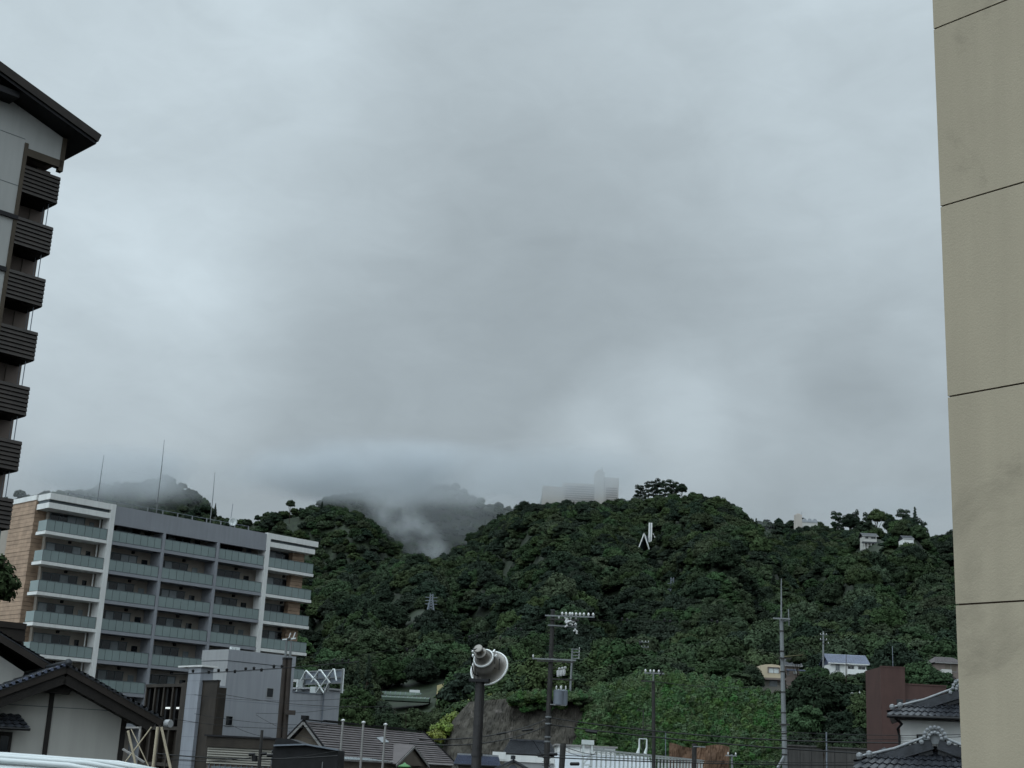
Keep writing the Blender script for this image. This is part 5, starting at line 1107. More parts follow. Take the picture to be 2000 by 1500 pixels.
def crown_proto(kind, seed, mname, n, size):
    rs_ = np.random.RandomState(seed); bl = []
    if kind == 'broad':
        ex, ez = rs_.uniform(-.12, .12, 2); bl.append((ex, ez, 1.05, .74, .78))
        for i in range(30):
            a = i * 2.4 + rs_.uniform(-.4, .4); h = rs_.uniform(-.35, 1); q_ = math.sqrt(1 - min(.999, abs(h)) ** 2)
            bl.append((ex + .74 * q_ * math.cos(a), ez + .74 * q_ * math.sin(a), 1.05 + .6 * h, rs_.uniform(.16, .32), rs_.uniform(.7, 1.0)))
        lo = -.45
    elif kind == 'layer':
        bl.append((0, 0, .95, .62, .8)); bl.append((.15, -.1, 1.35, .42, .8))
        for i in range(26):
            a = i * 2.4 + rs_.uniform(-.5, .5); h = rs_.uniform(-.3, 1.1); q_ = .85 - .55 * max(0, h)
            bl.append((q_ * math.cos(a), q_ * math.sin(a), .95 + .62 * h, rs_.uniform(.16, .3), rs_.uniform(.5, .8)))
        lo = -.3
    elif kind == 'conifer':
        for i in range(34):
            h = i / 33; a = i * 2.4; rr_ = .42 * (1 - h) * rs_.uniform(.6, 1.0); bl.append((rr_ * math.cos(a), rr_ * math.sin(a), .35 + 2.3 * h, .05 + .2 * (1 - h), .6))
        lo = -.6
    elif kind == 'pine':
        for i in range(24):
            a = i * 2.4; z = .8 + 1.4 * (i / 24) + rs_.uniform(-.1, .1); rr_ = rs_.uniform(.15, .6) * (1.3 - .35 * z / 1.2); bl.append((rr_ * math.cos(a), rr_ * math.sin(a), z, rs_.uniform(.16, .3), rs_.uniform(.4, .7)))
        lo = -.5
    else:
        bl.append((0, 0, .1, .7, .7))
        for i in range(16):
            a = i * 2.4; rr_ = .8 * math.sqrt(i / 16); bl.append((rr_ * math.cos(a), rr_ * math.sin(a), .05 + .5 * (1 - rr_) + rs_.uniform(-.1, .1), rs_.uniform(.2, .36), rs_.uniform(.8, 1.1)))
        lo = -.5
    v1, f1 = leafcloud(bl, n, size, rs_, lo=lo); 
    if kind in ('pine',): v0, f0 = core(bl, .45)
    else: v0, f0 = core(bl, .74)
    V_ = np.vstack([v1, np.array(v0)]); F_ = np.vstack([f1, np.array(f0) + len(v1)])
    me = mesh_np('crown', V_, F_, [mname]); me['unit_h'] = max(b_[2] + b_[3] * b_[4] for b_ in bl)
    tm = MB(); top_ = 1.1 if kind in ('broad', 'layer') else (2.4 if kind == 'conifer' else (1.9 if kind == 'pine' else .3))
    tm.tube([(0, 0, -.3), (.01, .01, .3), (.03, -.02, top_ * .6), (.02, .02, top_)], [.07, .05, .04, .015], 7)
    if kind in ('broad', 'layer', 'pine'):
        for k in range(6):
            b_ = bl[k]; z0_ = min(.35 + .12 * k, b_[2] * .8); tm.tube([(0.01, 0, z0_), (b_[0] * .5, b_[1] * .5, (z0_ + b_[2]) / 2), (b_[0], b_[1], b_[2])], [.03, .02, .008], 5)
    tme = bpy.data.meshes.new('trunk'); tme.from_pydata(tm.v, [], tm.f); tme.materials.append(M['bark']); tme.update()
    return me, tme
PR = {}
for key, a in dict(b1=('broad', 1, 'leaf', 5200, .055), b2=('broad', 2, 'leaf', 5200, .055), b3=('layer', 3, 'leaf', 4800, .055), b4=('layer', 4, 'leafdark', 4800, .055), b5=('broad', 5, 'leafdark', 5000, .055),
                   co=('conifer', 6, 'leafdark', 3600, .06), pi=('pine', 7, 'leafdark', 3000, .05), bu=('bush', 8, 'leafvine', 2600, .07), by=('broad', 9, 'leafbright', 3600, .07), bb=('bush', 10, 'leafbright', 2200, .08), bd=('bush', 12, 'leaf', 2600, .07)).items():
    PR[key] = crown_proto(*a)
KN = dict(b1='broadleaf_tree', b2='broadleaf_tree', b3='broadleaf_tree', b4='evergreen_tree', b5='evergreen_tree', co='conifer_tree', pi='pine_tree', bu='bush', by='yellow_green_tree', bb='yellow_green_bush', bd='bush')
FIRST = {}
def plant(key, X, Y, z, r, hs_, rot, label, group=None):
    cat = 'bush' if key in ('bu', 'bb', 'bd') else 'tree'
    t = bpy.data.objects.new(KN[key], None); C.objects.link(t); t.location = (X, Y, z); t.scale = (r, r, r * hs_); t.rotation_euler = (0, 0, rot)
    props(t, label, cat, group); cr_, tr_ = PR[key]; lift = 0; uh = cr_['unit_h']
    if hs_ > 1.3 and key not in ('co', 'pi'): lift = (hs_ - 1.15) * uh / 1.15; t.scale = (r, r, r * 1.15)   # tall trees get a longer trunk, not a stretched crown
    o = bpy.data.objects.new('crown', cr_); C.objects.link(o); o.parent = t; o.location = (0, 0, lift); FIRST.setdefault(key, o)
    o = bpy.data.objects.new('trunk', tr_); C.objects.link(o); o.parent = t; o.scale = (1, 1, 1 + lift / 1.2)
    return t
def plant_px(key, x, ytop, wpx, Y, label, group=None, zb=None, rot=None):
    q = at(x, ytop, Y); g = hz_at(x, ytop, Y) if zb is None else zb; r = wpx / 2 / F * Y / (1.0 if key not in ('co', 'pi') else .6); hs_ = (q[2] - g) / (PR[key][0]['unit_h'] * r)
    EXCL.append((q[0], Y, r * 1.1)); return plant(key, q[0], Y, g, r, max(.35, min(3, hs_)), rnd.uniform(0, 6.28) if rot is None else rot, label, group)
near = [
 ('b1', 1418, 1284, 92, 200, 'dense tree crown on top of the vine slope, left of the cream house'), ('b5', 1468, 1300, 60, 196, 'dark tree just left of the cream house'), ('b3', 1440, 1312, 80, 190, 'lower tree crown bulging over the vine slope below the cream house'),
 ('b5', 1590, 1318, 120, 165, 'large dark tree below the dark tiled house, right of the pale pole'), ('b4', 1650, 1330, 120, 168, 'large dark tree below the blue-roofed white house'), ('b1', 1700, 1345, 90, 160, 'dark green tree touching the left side of the red-brown building'),
 ('b3', 1575, 1375, 90, 152, 'spreading mid green tree low on the slope right of the pale pole'), ('b4', 1640, 1385, 100, 153, 'dark spreading tree above the stained concrete wall'), ('b3', 1695, 1390, 80, 151, 'layered green tree above the right end of the concrete wall'),
 ('b5', 1560, 1430, 70, 148, 'deep green low tree beside the base of the pale pole'), ('b1', 1557, 1268, 42, 215, 'tree with slightly golden top between the two slope houses'), ('b5', 1752, 1254, 112, 205, 'large dark round tree rising behind the red-brown building'), ('b1', 1800, 1290, 80, 200, 'green tree behind the right part of the red-brown building'), ('b3', 1838, 1308, 70, 185, 'low green tree in front of the taupe house'), ('b4', 1712, 1300, 60, 210, 'dark tree between the white house and the red-brown tower'),
 ('b2', 1600, 1300, 60, 228, 'green tree left below the blue-roofed white house'), ('b1', 1640, 1311, 80, 225, 'leafy tree hiding the foot of the blue-roofed white house'), ('b3', 1688, 1310, 64, 226, 'layered tree at the right foot of the blue-roofed white house'), ('b1', 1535, 1345, 60, 190, 'tree hiding the foot of the cream house'),
 ('b2', 700, 1336, 78, 190, 'light green round tree right of the grey building'), ('b1', 690, 1372, 84, 176, 'green tree low beside the grey building wall'), ('b2', 760, 1388, 78, 178, 'round green tree above the brown tiled roof'), ('b5', 742, 1362, 62, 205, 'dark tree below the green net houses'), ('b1', 812, 1384, 70, 185, 'round green tree right above the roof window'),
 ('b3', 850, 1390, 70, 190, 'green tree left of the yellow-green bushes'), ('b5', 800, 1420, 66, 150, 'dark tree just above the right end of the brown roof'), ('b1', 730, 1425, 70, 150, 'dark green tree behind the flagpoles'), ('b2', 672, 1420, 50, 140, 'small tree between the grey building and the brown roof'),
 ('co', 722, 1281, 56, 262, 'dark pointed conifer left of the green net houses'), ('co', 700, 1290, 40, 280, 'slim dark conifer at the left of a pair'), ('b4', 775, 1302, 58, 345, 'dark tree standing behind the net houses'), ('b5', 880, 1296, 70, 345, 'dark tree behind the dry field'),
 ('b3', 1608, 1425, 26, 142, 'thin brownish small tree before the concrete wall'),
]
for (k, x, y, w_, Y, lab) in near: plant_px(k, x, y, w_, Y, lab, 'single trees on the lower slope', zb=((2.0 if x > 1500 else GZ) if Y < 166 else None))
for (k, x, y, w_, Y, lab) in (('bd', 1560, 1448, 50, 148.5, 'dark bush at the left end of the concrete wall'), ('bd', 1600, 1442, 56, 149, 'dark bush above the left part of the concrete wall'), ('b5', 1625, 1415, 70, 151, 'low dark tree over the middle of the concrete wall'), ('b4', 1672, 1418, 70, 150.5, 'low layered tree over the right part of the concrete wall'), ('bd', 1650, 1444, 56, 149.5, 'dark bush above the middle of the concrete wall'), ('bd', 1695, 1446, 50, 149, 'dark bush above the right end of the concrete wall'), ('b3', 1600, 1400, 76, 155, 'green tree between the pale pole and the concrete wall'), ('b5', 1712, 1425, 50, 152, 'dark low tree against the red-brown building')):
    plant_px(k, x, y, w_, Y, lab, 'single trees on the lower slope', zb=(at(x, 1470, Y)[2] if k == 'bd' else 2.0))
MB().box(W, at(1590, 1457, 149)[0], at(1712, 1463, 149)[0], -158, -147.1, GZ, at(1600, 1468, 147)[2]).build('ground_terrace', 'soil', kind='structure', label='soil terrace behind the concrete wall')
plant_px('by', 1712, 1452, 44, 108, 'bright yellow-green tree left of the lower black roof', zb=GZ); plant_px('by', 1740, 1472, 30, 106, 'small yellow-green tree at the foot of the red-brown building', zb=GZ)
plant_px('bb', 286, 1462, 46, 40, 'green garden shrub behind the wooden props', zb=GZ)
for (x, y, w_, Y, lab) in ((868, 1404, 56, 172, 'yellow-green bush at the left foot of the stone wall'), (888, 1388, 56, 176, 'yellow-green bush on the left end of the stone wall'), (905, 1368, 44, 182, 'bright bush left of the loudspeaker post on the wall top'), (852, 1422, 46, 170, 'low bright bush nearest the brown roof end'), (966, 1352, 52, 184, 'yellow-green bush right of the loudspeaker post'), (1005, 1366, 44, 182, 'low yellow-green bush on the wall top below the blue sign'), (985, 1358, 44, 184, 'bright bush on the wall top left of the blue sign'), (1138, 1351, 34, 182, 'brownish green bush at the foot of the four-armed pole'), (1160, 1352, 30, 183, 'bush at the right end of the stone wall top'), (1035, 1368, 40, 181, 'low bush strip left of the transformers'), (930, 1362, 40, 184, 'bush behind the loudspeaker post')):
    plant_px('bb', x, y, w_, Y, lab, 'bright bushes along the stone wall', zb=hz_at(x, y, max(Y, 178)) - .6 if Y > 175 else at(x, y, Y)[2] - 2.2)
# ridge trees
for (k, x, y, w_, Y, lab) in (('b4', 1561, 1029, 28, 940, 'dark tree below the tower of the ridge villa'), ('b5', 1577, 1027, 28, 943, 'dark tree below the vaults of the ridge villa'), ('b2', 1594, 1025, 26, 941, 'rounded tree at the right foot of the ridge villa'), ('pi', 1634, 997, 26, 985, 'open-crowned pine, leftmost tall tree on the right ridge'), ('b5', 1660, 1004, 42, 975, 'broad dark tree right of the leftmost ridge pine'), ('pi', 1671, 995, 18, 1000, 'slim pine behind the broad ridge tree'), ('pi', 1694, 999, 22, 990, 'small pine in the middle of the right ridge'), ('b1', 1712, 994, 38, 985, 'tall rounded tree in the middle of the right ridge'), ('b2', 1733, 999, 26, 990, 'rounded tree just right of the tall ridge tree'), ('b4', 1690, 1016, 50, 965, 'dark tree above the two-storey hill house'), ('b5', 1742, 1013, 36, 960, 'dark tree above the white cottages'), ('pi', 1764, 992, 34, 975, 'tallest dark ridge tree, with leaning flat top'), ('b4', 1772, 1008, 40, 970, 'dense dark tree below the leaning ridge tree'), ('pi', 1800, 1012, 22, 1010, 'thin misty pine on the right ridge'), ('b1', 1821, 1009, 20, 1040, 'pale misty tree, left of the last pair on the ridge'), ('b2', 1838, 1010, 18, 1040, 'pale misty tree nearest the beige building'),
                          ('pi', 1268, 938, 22, 900, 'pine at the left of the main hilltop clump'), ('pi', 1284, 935, 26, 905, 'pine in the middle of the main hilltop clump'), ('pi', 1300, 936, 22, 900, 'gappy pine on the main hilltop, right of the middle one'), ('pi', 1316, 937, 24, 905, 'pine at the right of the main hilltop clump'), ('pi', 1250, 946, 22, 900, 'lower pine left below the main hilltop clump'), ('b5', 1332, 944, 26, 900, 'dark round tree right below the main hilltop'), ('b2', 569, 976, 20, 1000, 'round tree standing up on the left hill crest'), ('pi', 976, 1003, 16, 900, 'small bristly tree on the saddle crest')):
    plant_px(k, x, y, w_, Y, lab, 'trees standing up on the ridges')

# forest points
rs_ = np.random.RandomState(11); pts = []
Yc_ = 188.
while Yc_ < 1420:
    sp_ = 6.1 if Yc_ < 420 else (6.7 if Yc_ < 760 else 6.7)
    xs = np.arange(-.50 * Yc_, .50 * Yc_, sp_); 
    X = xs + rs_.uniform(-.42, .42, len(xs)) * sp_ ; Y = Yc_ + rs_.uniform(-.42, .42, len(xs)) * sp_
    r = sp_ * rs_.uniform(.42, .95, len(xs)) ** 1.0; pts.append(np.stack([X, Y, r], 1)); Yc_ += sp_ * .92
P_ = np.vstack(pts); t_ = P_[:, 0] / P_[:, 1]; Z_ = hills(P_[:, 0], P_[:, 1])
keep = np.ones(len(P_), bool)
for (x, y, r) in EXCL: keep &= ((P_[:, 0] - x) ** 2 + (P_[:, 1] - y) ** 2) > (r + P_[:, 2] * .6) ** 2
keep &= ~((P_[:, 1] < 216) & (t_ > xt(862)) & (t_ < xt(1390)))
keep &= ~((P_[:, 1] < 204) & (t_ > xt(1390)) & (t_ < xt(1530))) & ~((P_[:, 1] < 236) & (t_ > xt(1436)) & (t_ < xt(1540)))
keep &= ~((P_[:, 1] > 276) & (P_[:, 1] < 326) & (t_ > xt(735)) & (t_ < xt(936)))
keep &= ~((P_[:, 1] > 240) & (P_[:, 1] <= 276) & (t_ > xt(760)) & (t_ < xt(930)) & (P_[:, 2] > 4.1))
for (xa, xb, ya, yb) in ((1470, 1535, 190, 234), (1530, 1575, 205, 244), (1608, 1708, 215, 262), (1815, 1890, 200, 252)): keep &= ~((t_ > xt(xa)) & (t_ < xt(xb)) & (P_[:, 1] > ya) & (P_[:, 1] < yb))
keep &= ~((P_[:, 1] < 250) & (t_ > xt(1480)))
# drop what hills in front hide (with a margin)
tb = np.linspace(-.52, .52, 260); yb_ = np.arange(180, 1430, 8.); Tb, Yb = np.meshgrid(tb, yb_); El = (hills(Tb * Yb, Yb) - 1.6) / Yb; cm = np.maximum.accumulate(El, 0)
ti = np.clip(((t_ + .52) / 1.04 * 259).round().astype(int), 0, 259); yi = np.clip(((P_[:, 1] - 180) / 8).astype(int) - 3, 0, len(yb_) - 1)
keep &= (Z_ + 24 - 1.6) / P_[:, 1] > cm[yi, ti]
P_ = P_[keep]; Z_ = Z_[keep] - .55 * P_[:, 2]; t_ = t_[keep]
kk = rs_.uniform(0, 1, len(P_)); f_ = np.sin(P_[:, 0] * .021 + 2) + np.sin(P_[:, 1] * .017 + P_[:, 0] * .009) + .6 * np.sin(P_[:, 0] * .06)
keys = np.where(kk < .24, 0, np.where(kk < .48, 1, np.where(kk < .72, 2, np.where(kk < .86, 3, 4)))); keys = np.where((f_ > .8) & (kk > .35), 3 + (kk > .7), keys)
keys = np.where((kk > .985), 5, keys)
KEY = ['b1', 'b2', 'b3', 'b4', 'b5', 'co']
rot = rs_.uniform(0, 6.28, len(P_)); hsc = rs_.uniform(.75, 1.2, len(P_))
# nearest, largest trees are things of their own
pxs = np.array([proj((a[0], a[1], z + a[2] * 1.4)) for a, z in zip(P_, Z_)]); infr = (pxs[:, 0] > -20) & (pxs[:, 0] < 1880) & (pxs[:, 1] > 900) & (pxs[:, 1] < 1490)
vis = (Z_ + 3 - 1.6) / P_[:, 1] > cm[yi[keep], ti[keep]] - .004
hid = (pxs[:, 0] < 600) & (pxs[:, 1] > 1075)
cand = np.where(infr & vis & ~hid)[0]; size_ = P_[cand, 2] / P_[cand, 1]; order = cand[np.argsort(-size_)][:235]
LM = [(640, 1310, 'above the white billboard framework'), (700, 1400, 'right of the grey building'), (722, 1285, 'around the pointed conifer'), (790, 1330, 'just above the green net houses'), (800, 1400, 'below the green net houses'), (900, 1345, 'around the dry field'), (841, 1250, 'below the left lattice pylon'), (950, 1270, 'above the horn loudspeaker'), (1029, 1325, 'around the blue sign'), (1078, 1240, 'behind the top of the big utility pole'), (1116, 1300, 'behind the four-armed pole'), (1190, 1300, 'between the four-armed pole and the distant two-armed pole'), (1250, 1280, 'behind the distant two-armed pole'), (1312, 1230, 'below the right lattice pylon'), (1330, 1300, 'along the left crest of the vine slope'), (1400, 1270, 'along the right crest of the vine slope'), (1440, 1220, 'above the cream house, to its left'), (1527, 1230, 'behind the tall pale concrete pole'), (1607, 1230, 'behind the stacked-arm pole'), (1660, 1250, 'above the blue-roofed white house'), (1760, 1230, 'above the red-brown building'), (1845, 1260, 'above the taupe house')]
zone = lambda x, y: min(LM, key=lambda l: (l[0] - x) ** 2 + (l[1] - y) ** 2)[2]
for i in order:
    x, y = pxs[i]; k = KEY[keys[i]]; nm = {'b1': 'round leafy tree', 'b2': 'round leafy tree', 'b3': 'flat layered leafy tree', 'b4': 'dark layered tree', 'b5': 'dark round tree', 'co': 'pointed conifer'}[k]
    plant(k, P_[i, 0], P_[i, 1], Z_[i] - .3, P_[i, 2], hsc[i], rot[i], ('small ' if P_[i, 2] < 4.1 else 'big ' if P_[i, 2] > 5.3 else '') + nm + ' ' + zone(x, y), 'wood trees ' + zone(x, y))
rest = np.ones(len(P_), bool); rest[order] = False
def scatter(name, Pt, Zt, kidx, klist, rot_, hs_, label):
    me = bpy.data.meshes.new(name); me.from_pydata(np.stack([Pt[:, 0], Pt[:, 1], Zt], 1).tolist(), [], [])
    for nm, ty, dat in (('kind_index', 'INT', kidx), ('radius', 'FLOAT', Pt[:, 2]), ('turn', 'FLOAT', rot_), ('tall', 'FLOAT', Pt[:, 2] * hs_)):
        at_ = me.attributes.new(nm, ty, 'POINT'); at_.data.foreach_set('value', np.ascontiguousarray(dat, np.int32 if ty == 'INT' else np.float32))
    o = bpy.data.objects.new(name, me); C.objects.link(o); props(o, label, kind='stuff')
    g = bpy.data.node_groups.new(name, 'GeometryNodeTree'); g.interface.new_socket('Geometry', in_out='INPUT', socket_type='NodeSocketGeometry'); g.interface.new_socket('Geometry', in_out='OUTPUT', socket_type='NodeSocketGeometry')
    gi = N(g, 'NodeGroupInput'); go = N(g, 'NodeGroupOutput'); j = N(g, 'GeometryNodeJoinGeometry')
    def attr(nm, ty): n = N(g, 'GeometryNodeInputNamedAttribute', data_type=ty); n.inputs['Name'].default_value = nm; return n.outputs['Attribute']
    ki = attr('kind_index', 'INT'); ra_ = attr('radius', 'FLOAT'); tu = attr('turn', 'FLOAT'); ta = attr('tall', 'FLOAT')
    sc_ = N(g, 'ShaderNodeCombineXYZ'); L(g, ra_, sc_.inputs[0]); L(g, ra_, sc_.inputs[1]); L(g, ta, sc_.inputs[2]); ro = N(g, 'ShaderNodeCombineXYZ'); L(g, tu, ro.inputs[2])
    e2r = N(g, 'FunctionNodeEulerToRotation'); L(g, ro.outputs[0], e2r.inputs[0])
    for k, key in enumerate(klist):
        cmp_ = N(g, 'FunctionNodeCompare', data_type='INT', operation='EQUAL'); L(g, ki, cmp_.inputs[2]); cmp_.inputs[3].default_value = k
        oi = N(g, 'GeometryNodeObjectInfo'); oi.inputs['Object'].default_value = FIRST[key]; oi.inputs['As Instance'].default_value = True
        ip = N(g, 'GeometryNodeInstanceOnPoints'); L(g, gi.outputs[0], ip.inputs['Points']); L(g, cmp_.outputs[0], ip.inputs['Selection']); L(g, oi.outputs['Geometry'], ip.inputs['Instance'])
        L(g, e2r.outputs[0], ip.inputs['Rotation']); L(g, sc_.outputs[0], ip.inputs['Scale']); L(g, ip.outputs[0], j.inputs[0])
    L(g, j.outputs[0], go.inputs[0]); md = o.modifiers.new('scatter', 'NODES'); md.node_group = g; return o
for k in KEY:
    if k not in FIRST: plant(k, -60, 300, hz_at(600, 1300, 300), 3, 1, 0, 'tree')
scatter('forest', P_[rest], Z_[rest] - .3, keys[rest], KEY, rot[rest], hsc[rest], 'dense mixed green wood covering the hills')
# vines on the slope
nv = 2300; tv = rs_.uniform(xt(1128), xt(1560), nv); vv = rs_.uniform(0.1, 1.12, nv); Yv_ = 163.5 + 14 * vv - 5.5 * (tv < xt(1185)); zv = GZ + (interp(ZT, tv) - GZ) * np.clip(vv, 0, 1.0) ** .95
ok = ~(tv < xt(1128) + (vv > .55) * (vv - .5) * .03) & ~((tv > xt(1312)) & (tv < xt(1420)) & (zv < 5.0))
pv = np.stack([tv * Yv_, Yv_, rs_.uniform(.7, 1.7, nv)], 1)[ok]; 
ne = 120; te = rs_.uniform(xt(1000), xt(1166), ne); Ye = 170 + rs_.uniform(0, 4, ne); ze_ = interp(ZT, te) + .25 - rs_.uniform(-.1, 1.1, ne) ** 3
pv = np.vstack([pv, np.stack([te * Ye, Ye - .8, rs_.uniform(.4, 1.0, ne)], 1)]); zv = np.concatenate([zv[ok], ze_]); ok = np.ones(len(zv), bool)
b0 = plant('bu', xt(1245) * 181, 181, float(hills(xt(1245) * 181, 181)) - .3, 2.0, 1.1, 0, 'vine-covered bush at the left crest of the vine slope', 'bright bushes along the stone wall')
scatter('vines', pv, zv[ok] - .5, np.zeros(len(pv)), ['bu'], rs_.uniform(0, 6.28, len(pv)), rs_.uniform(.8, 1.4, len(pv)), 'green vines and creepers covering the cut slope')
nb = 1900; tb2 = rs_.uniform(xt(600), xt(1900), nb); Yb2 = rs_.uniform(179, 298, nb); Xb2 = tb2 * Yb2
okb = ~((tb2 > xt(740)) & (tb2 < xt(936)) & (Yb2 > 291)); 
for (xa, xb, ya, yb) in ((1470, 1535, 200, 236), (1530, 1575, 212, 246), (1608, 1708, 230, 262), (1815, 1890, 220, 252)): okb &= ~((tb2 > xt(xa)) & (tb2 < xt(xb)) & (Yb2 > ya) & (Yb2 < yb))
pb = np.stack([Xb2, Yb2, rs_.uniform(1.2, 2.4, nb)], 1)[okb]
b1_ = plant('bd', xt(1470) * 200, 200, hz_at(1470, 1330, 200) - .2, 2.4, 1, 0, 'dark bush at the foot of the cream house, above the vines', 'single trees on the lower slope')
scatter('undergrowth', pb, hills(pb[:, 0], pb[:, 1]) - .2, np.zeros(len(pb)), ['bd'], rs_.uniform(0, 6.28, len(pb)), rs_.uniform(.7, 1.3, len(pb)), 'dark green undergrowth between the lower trees')
# tree at far left in front of the timber wall
p = at(-8, 1180, 60); tz = at(0, 1072, 60)[2]
t = plant('b2', p[0] - .9, 60, GZ, 1.7, (tz - GZ) / (PR['b2'][0]['unit_h'] * 1.7), 1.0, 'leafy treetop at the left edge in front of the timber end wall'); 
# wooden props beside the plaster house
wp = thing('wooden_props', 'pale wooden poles propped together beside the plaster house', 'wooden prop', (at(290, 1450, 41)[0], 41, GZ))
for (x1, y1, x2, y2, r) in ((308, 1420, 300, 1488, .045), (315, 1420, 331, 1492, .038), (250, 1427, 260, 1472, .035), (256, 1424, 286, 1488, .015), (296, 1420, 272, 1452, .02)):
    MB().tube([at(x1, y1, 41), at(x2, y2, 41) + (at(x2, y2, 41) - at(x1, y1, 41)) * 2.2], r, 8).build('pole', 'steelwood', wp)
MB().bar(at(246, 1421, 41.2), at(276, 1421, 41.2), .05).bar(at(274, 1421, 41.2), at(271, 1448, 41.2), .05).bar(at(240, 1463, 41.2), at(282, 1489, 41.2), .13, .05).build('rail', 'trim', wp)

# ------------------------------------------------------------------ wires
def wire(p, q, sag, r, label, group='overhead cables', n=14):
    p = np.array(p); q = np.array(q); pts = [p + (q - p) * i / n - np.array([0, 0, sag * 4 * (i / n) * (1 - i / n)]) for i in range(n + 1)]
    o = MB().tube(pts, r, 5).build('overhead_cable', 'cable'); props(o, label, 'cable', group); return o
T = [
 ((1075, 1402, 90), (1905, 1450, 70), .5, .035, 'upper thick cable running right from the big utility pole'),
 ((1073, 1415, 90), (1905, 1481, 70), .3, .04, 'lower thick cable with a black joint running right from the big utility pole'),
 ((1075, 1402, 90), (820, 1444, 60), .4, .03, 'thin cable running left from the big utility pole over the stone wall'),
 ((1073, 1415, 90), (800, 1452, 60), .5, .03, 'cable with a black joint running left from the big utility pole'),
 ((1050, 1478, 75), (1905, 1492, 75), .2, .03, 'lowest cable crossing the picture in front of the gantry'),
 ((1050, 1472, 75), (1905, 1482, 75), .3, .02, 'thin cable just above the lowest one at right'),
 ((1500, 1427, 60), (1905, 1434, 50), .1, .012, 'thin wire across the white wall of the upper house'),
 ((1500, 1436, 60), (1905, 1437, 50), .15, .01, 'second thin wire across the upper house'),
 ((300, 1318, 90), (700, 1292, 88), .1, .022, 'beaded cable crossing the grey building near its top'),
 ((425, 1354, 92), (760, 1380, 88), .3, .015, 'thin wire below the beaded cable on the grey building'),
 ((380, 1357, 92), (700, 1362, 88), .3, .012, 'thin wire level with the upper small window'),
 ((380, 1394, 85), (640, 1416, 85), .2, .012, 'thin wire level with the lower small window'),
 ((340, 1404, 85), (640, 1418, 85), .3, .015, 'wire passing just above the lower small window'),
 ((500, 1393, 80), (700, 1375, 88), .2, .01, 'fine wire rising right behind the lamp poles'),
 ((500, 1396, 80), (640, 1450, 70), .2, .01, 'fine wire slanting down behind the lamp poles'),
 ((450, 1415, 60), (530, 1440, 60), .1, .008, 'fine wire from the small pole up to the grey wall'),
 ((300, 1471, 50), (660, 1476, 50), .15, .02, 'dark cable in front of the low shop'),
 ((300, 1478, 50), (660, 1466, 52), .25, .01, 'fine cable in front of the low shop fascia'),
 ((330, 1484, 50), (512, 1476, 50), .1, .012, 'short cable left of the small dark pole'),
 ((1098, 1456, 80), (1165, 1474, 95), .1, .02, 'stay wire from the black post to the gantry'),
 ((1098, 1462, 80), (1165, 1470, 95), .3, .015, 'slack wire from the black post to the gantry'),
 ((1040, 1445, 80), (1075, 1500, 80), .0, .02, 'guy wire slanting down left of the big utility pole'),
 ((1277, 1331, 100), (1614, 1305, 235), 1.5, .02, 'thin wire from the small-armed pole toward the slope houses'),
 ((1526, 1283, 85), (1568, 1279, 200), .0, .04, 'short yellow-sheathed cable right of the pale concrete pole'),
]
for a_, b_, sag, r, lab in T:
    o = wire(at(*a_), at(*b_), sag, r, lab)
    if 'yellow' in lab: o.data.materials[0] = M['field']
bc = wire(at(300, 1319, 90), at(700, 1293, 88), .12, .01, 'thin twin of the beaded cable on the grey building')
for i, (x, y) in enumerate(((408, 1312), (427, 1309), (443, 1308.5), (459, 1311), (480, 1306), (496, 1305), (511, 1308), (535, 1301), (551, 1301), (377, 1310))):
    bd = MB().lathe(at(x, y, 89), (0, 0, 1), [(-.12, 0), (-.12, .07), (.05, .1), (.12, 0)], 8).build('cable_marker', 'black'); props(bd, 'small black bead on the cable crossing the grey building', 'cable marker', 'beads on the cable before the grey building')
bw1 = wire(at(560, 1299, 89), at(1072, 1207, 89), .25, .007, 'fine beaded wire rising across the wood to the big utility pole')
bw2 = wire(at(1076, 1207, 89), at(1440, 1214, 89), .1, .007, 'fine beaded wire running right from the big utility pole over the wood')
for (x, y) in ((653, 1289), (669, 1290), (681, 1290), (795, 1269), (808, 1270), (917, 1244), (932, 1243), (977, 1246), (992, 1228), (1007, 1228), (1018, 1229), (1215, 1209), (1225, 1210), (1298, 1211), (1309, 1213), (1390, 1212), (1401, 1214)):
    bd = MB().lathe(at(x, y, 89), (0, 0, 1), [(-.1, 0), (-.1, .05), (.04, .075), (.1, 0)], 8).build('cable_marker', 'black'); props(bd, 'small black bead on a fine wire in front of the wood', 'cable marker', 'beads on the wires before the wood')
for (x1, y1, x2, y2, Y, r, lab) in ((1143, 1428, 1167, 1431, 86, .09, 'black cable joint hanging right of the big utility pole'), (1019, 1427, 1042, 1424, 80, .06, 'slim black cable joint left of the big utility pole'), (1072, 1473, 1089, 1473, 75, .09, 'black cable joint beside the foot of the big pole'), (1113, 1492, 1132, 1492, 72, .09, 'black cable joint right of the black post'), (970, 1434, 989, 1431, 70, .05, 'faint black cable joint before the stone wall')):
    o = MB().tube([at(x1, y1, Y), at(x1 + 1.5, y1, Y), at(x2 - 1.5, y2, Y), at(x2, y2, Y)], [r * .4, r, r, r * .4], 10).build('cable_joint', 'black'); props(o, lab, 'cable joint', 'black joints on the cables')

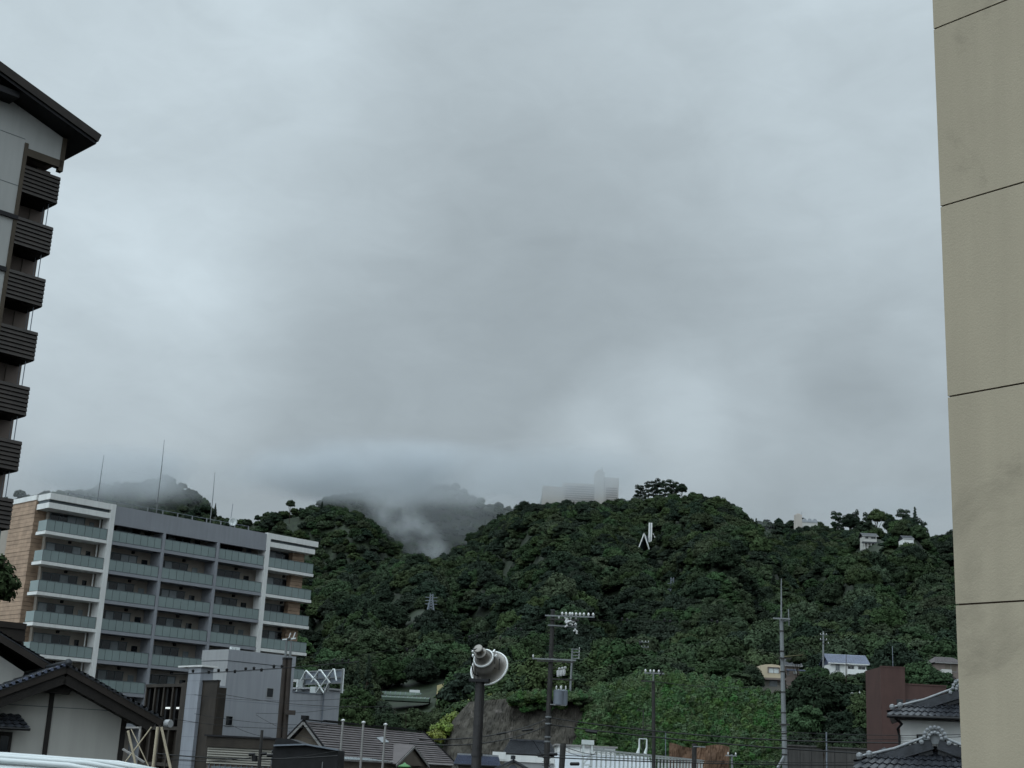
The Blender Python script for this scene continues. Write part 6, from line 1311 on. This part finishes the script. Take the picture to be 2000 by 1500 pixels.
# ------------------------------------------------------------------ mist and haze
def volmat(name, dens_nodes, col=(.86, .89, .92)):
    m = bpy.data.materials.new(name); m.use_nodes = True; t = m.node_tree; t.nodes.clear()
    o = N(t, 'ShaderNodeOutputMaterial'); v = N(t, 'ShaderNodeVolumePrincipled'); v.inputs['Color'].default_value = (*col, 1); v.inputs['Anisotropy'].default_value = 0
    L(t, v.outputs[0], o.inputs['Volume']); d = dens_nodes(t)
    if isinstance(d, float): v.inputs['Density'].default_value = d
    else: L(t, d, v.inputs['Density'])
    return m
def bank(name, c_, r_, dens, label, scale=.006, lo=.40, hi=.62, top=None):
    """ellipsoid of cloud with soft edges and wisps"""
    def dn(t):
        tc_ = N(t, 'ShaderNodeTexCoord').outputs['Object']
        ln = N(t, 'ShaderNodeVectorMath', operation='LENGTH'); L(t, tc_, ln.inputs[0])
        edge = N(t, 'ShaderNodeMapRange', interpolation_type='SMOOTHSTEP'); L(t, ln.outputs['Value'], edge.inputs[0]); edge.inputs['From Min'].default_value = 1.0; edge.inputs['From Max'].default_value = .35; edge.inputs['To Min'].default_value = 0; edge.inputs['To Max'].default_value = 1
        mp_ = N(t, 'ShaderNodeMapping'); L(t, tc_, mp_.inputs[0]); mp_.inputs['Scale'].default_value = tuple(x * scale for x in r_)
        nz = noise(t, mp_.outputs[0], 1.0, 4, .55, .6)
        g = N(t, 'ShaderNodeMapRange', interpolation_type='SMOOTHSTEP'); L(t, nz, g.inputs[0]); g.inputs['From Min'].default_value = lo; g.inputs['From Max'].default_value = hi
        return mth(t, 'MULTIPLY', mth(t, 'MULTIPLY', edge.outputs[0], g.outputs[0]), dens)
    vs, fs = core([(0, 0, 0, 1, 1)], 1.0); me = bpy.data.meshes.new(name); 
    import bmesh
    bm = bmesh.new(); bmesh.ops.create_icosphere(bm, subdivisions=3, radius=1.02); bm.to_mesh(me); bm.free()
    me.materials.append(volmat(name, dn)); o = bpy.data.objects.new(name, me); C.objects.link(o); o.location = c_; o.scale = r_; props(o, label, kind='stuff'); return o
def bank_px(name, x, y, wx, hy, Y, dY, dens, label, **k):
    c_ = at(x, y, Y); return bank(name, tuple(c_), (wx / F * Y, dY, hy / F * Y), dens, label, **k)
bank_px('mist', 780, 930, 430, 62, 1205, 130, .050, 'low cloud lying over the hills behind the left crest', scale=.009, lo=.36, hi=.64)
bank_px('mist', 270, 928, 300, 52, 1130, 100, .034, 'low cloud covering the far left hilltop', scale=.009, lo=.36, hi=.62)
bank_px('mist', 180, 965, 240, 40, 1110, 70, .008, 'thin veil of mist before the far left hilltop', lo=.2, hi=.6)
bank_px('mist', 1110, 930, 270, 58, 1020, 100, .019, 'low cloud half hiding the hotel behind the main hill', lo=.28, hi=.55)
bank_px('mist', 870, 1000, 300, 100, 1075, 80, .0034, 'even mist fading the farthest slope in the gap between the hills', scale=.008, lo=.1, hi=.6)
o = bank_px('mist', 790, 1022, 130, 50, 985, 70, .020, 'ragged mist sinking into the valley between the two hills', scale=.045, lo=.46, hi=.66)
o.rotation_euler = (0, R(40), 0)
o = bank_px('mist', 840, 1080, 60, 26, 950, 60, .014, 'small torn shred of mist at the foot of the valley', scale=.03, lo=.42, hi=.62)
bank_px('mist', 1455, 1030, 60, 60, 950, 60, .006, 'thin wisp of mist on the right shoulder of the main hill', scale=.02, lo=.42, hi=.62)
bank_px('mist', 1740, 985, 260, 44, 1090, 60, .012, 'thin cloud behind the trees of the right ridge', lo=.32, hi=.6)
HZ = MB().box(W, -1500, 1500, -1700, 60, GZ - 2, 560); HZ.build("haze", volmat("haze", lambda t: 0.00040), kind='stuff', label='faint wet air over the town and hills')
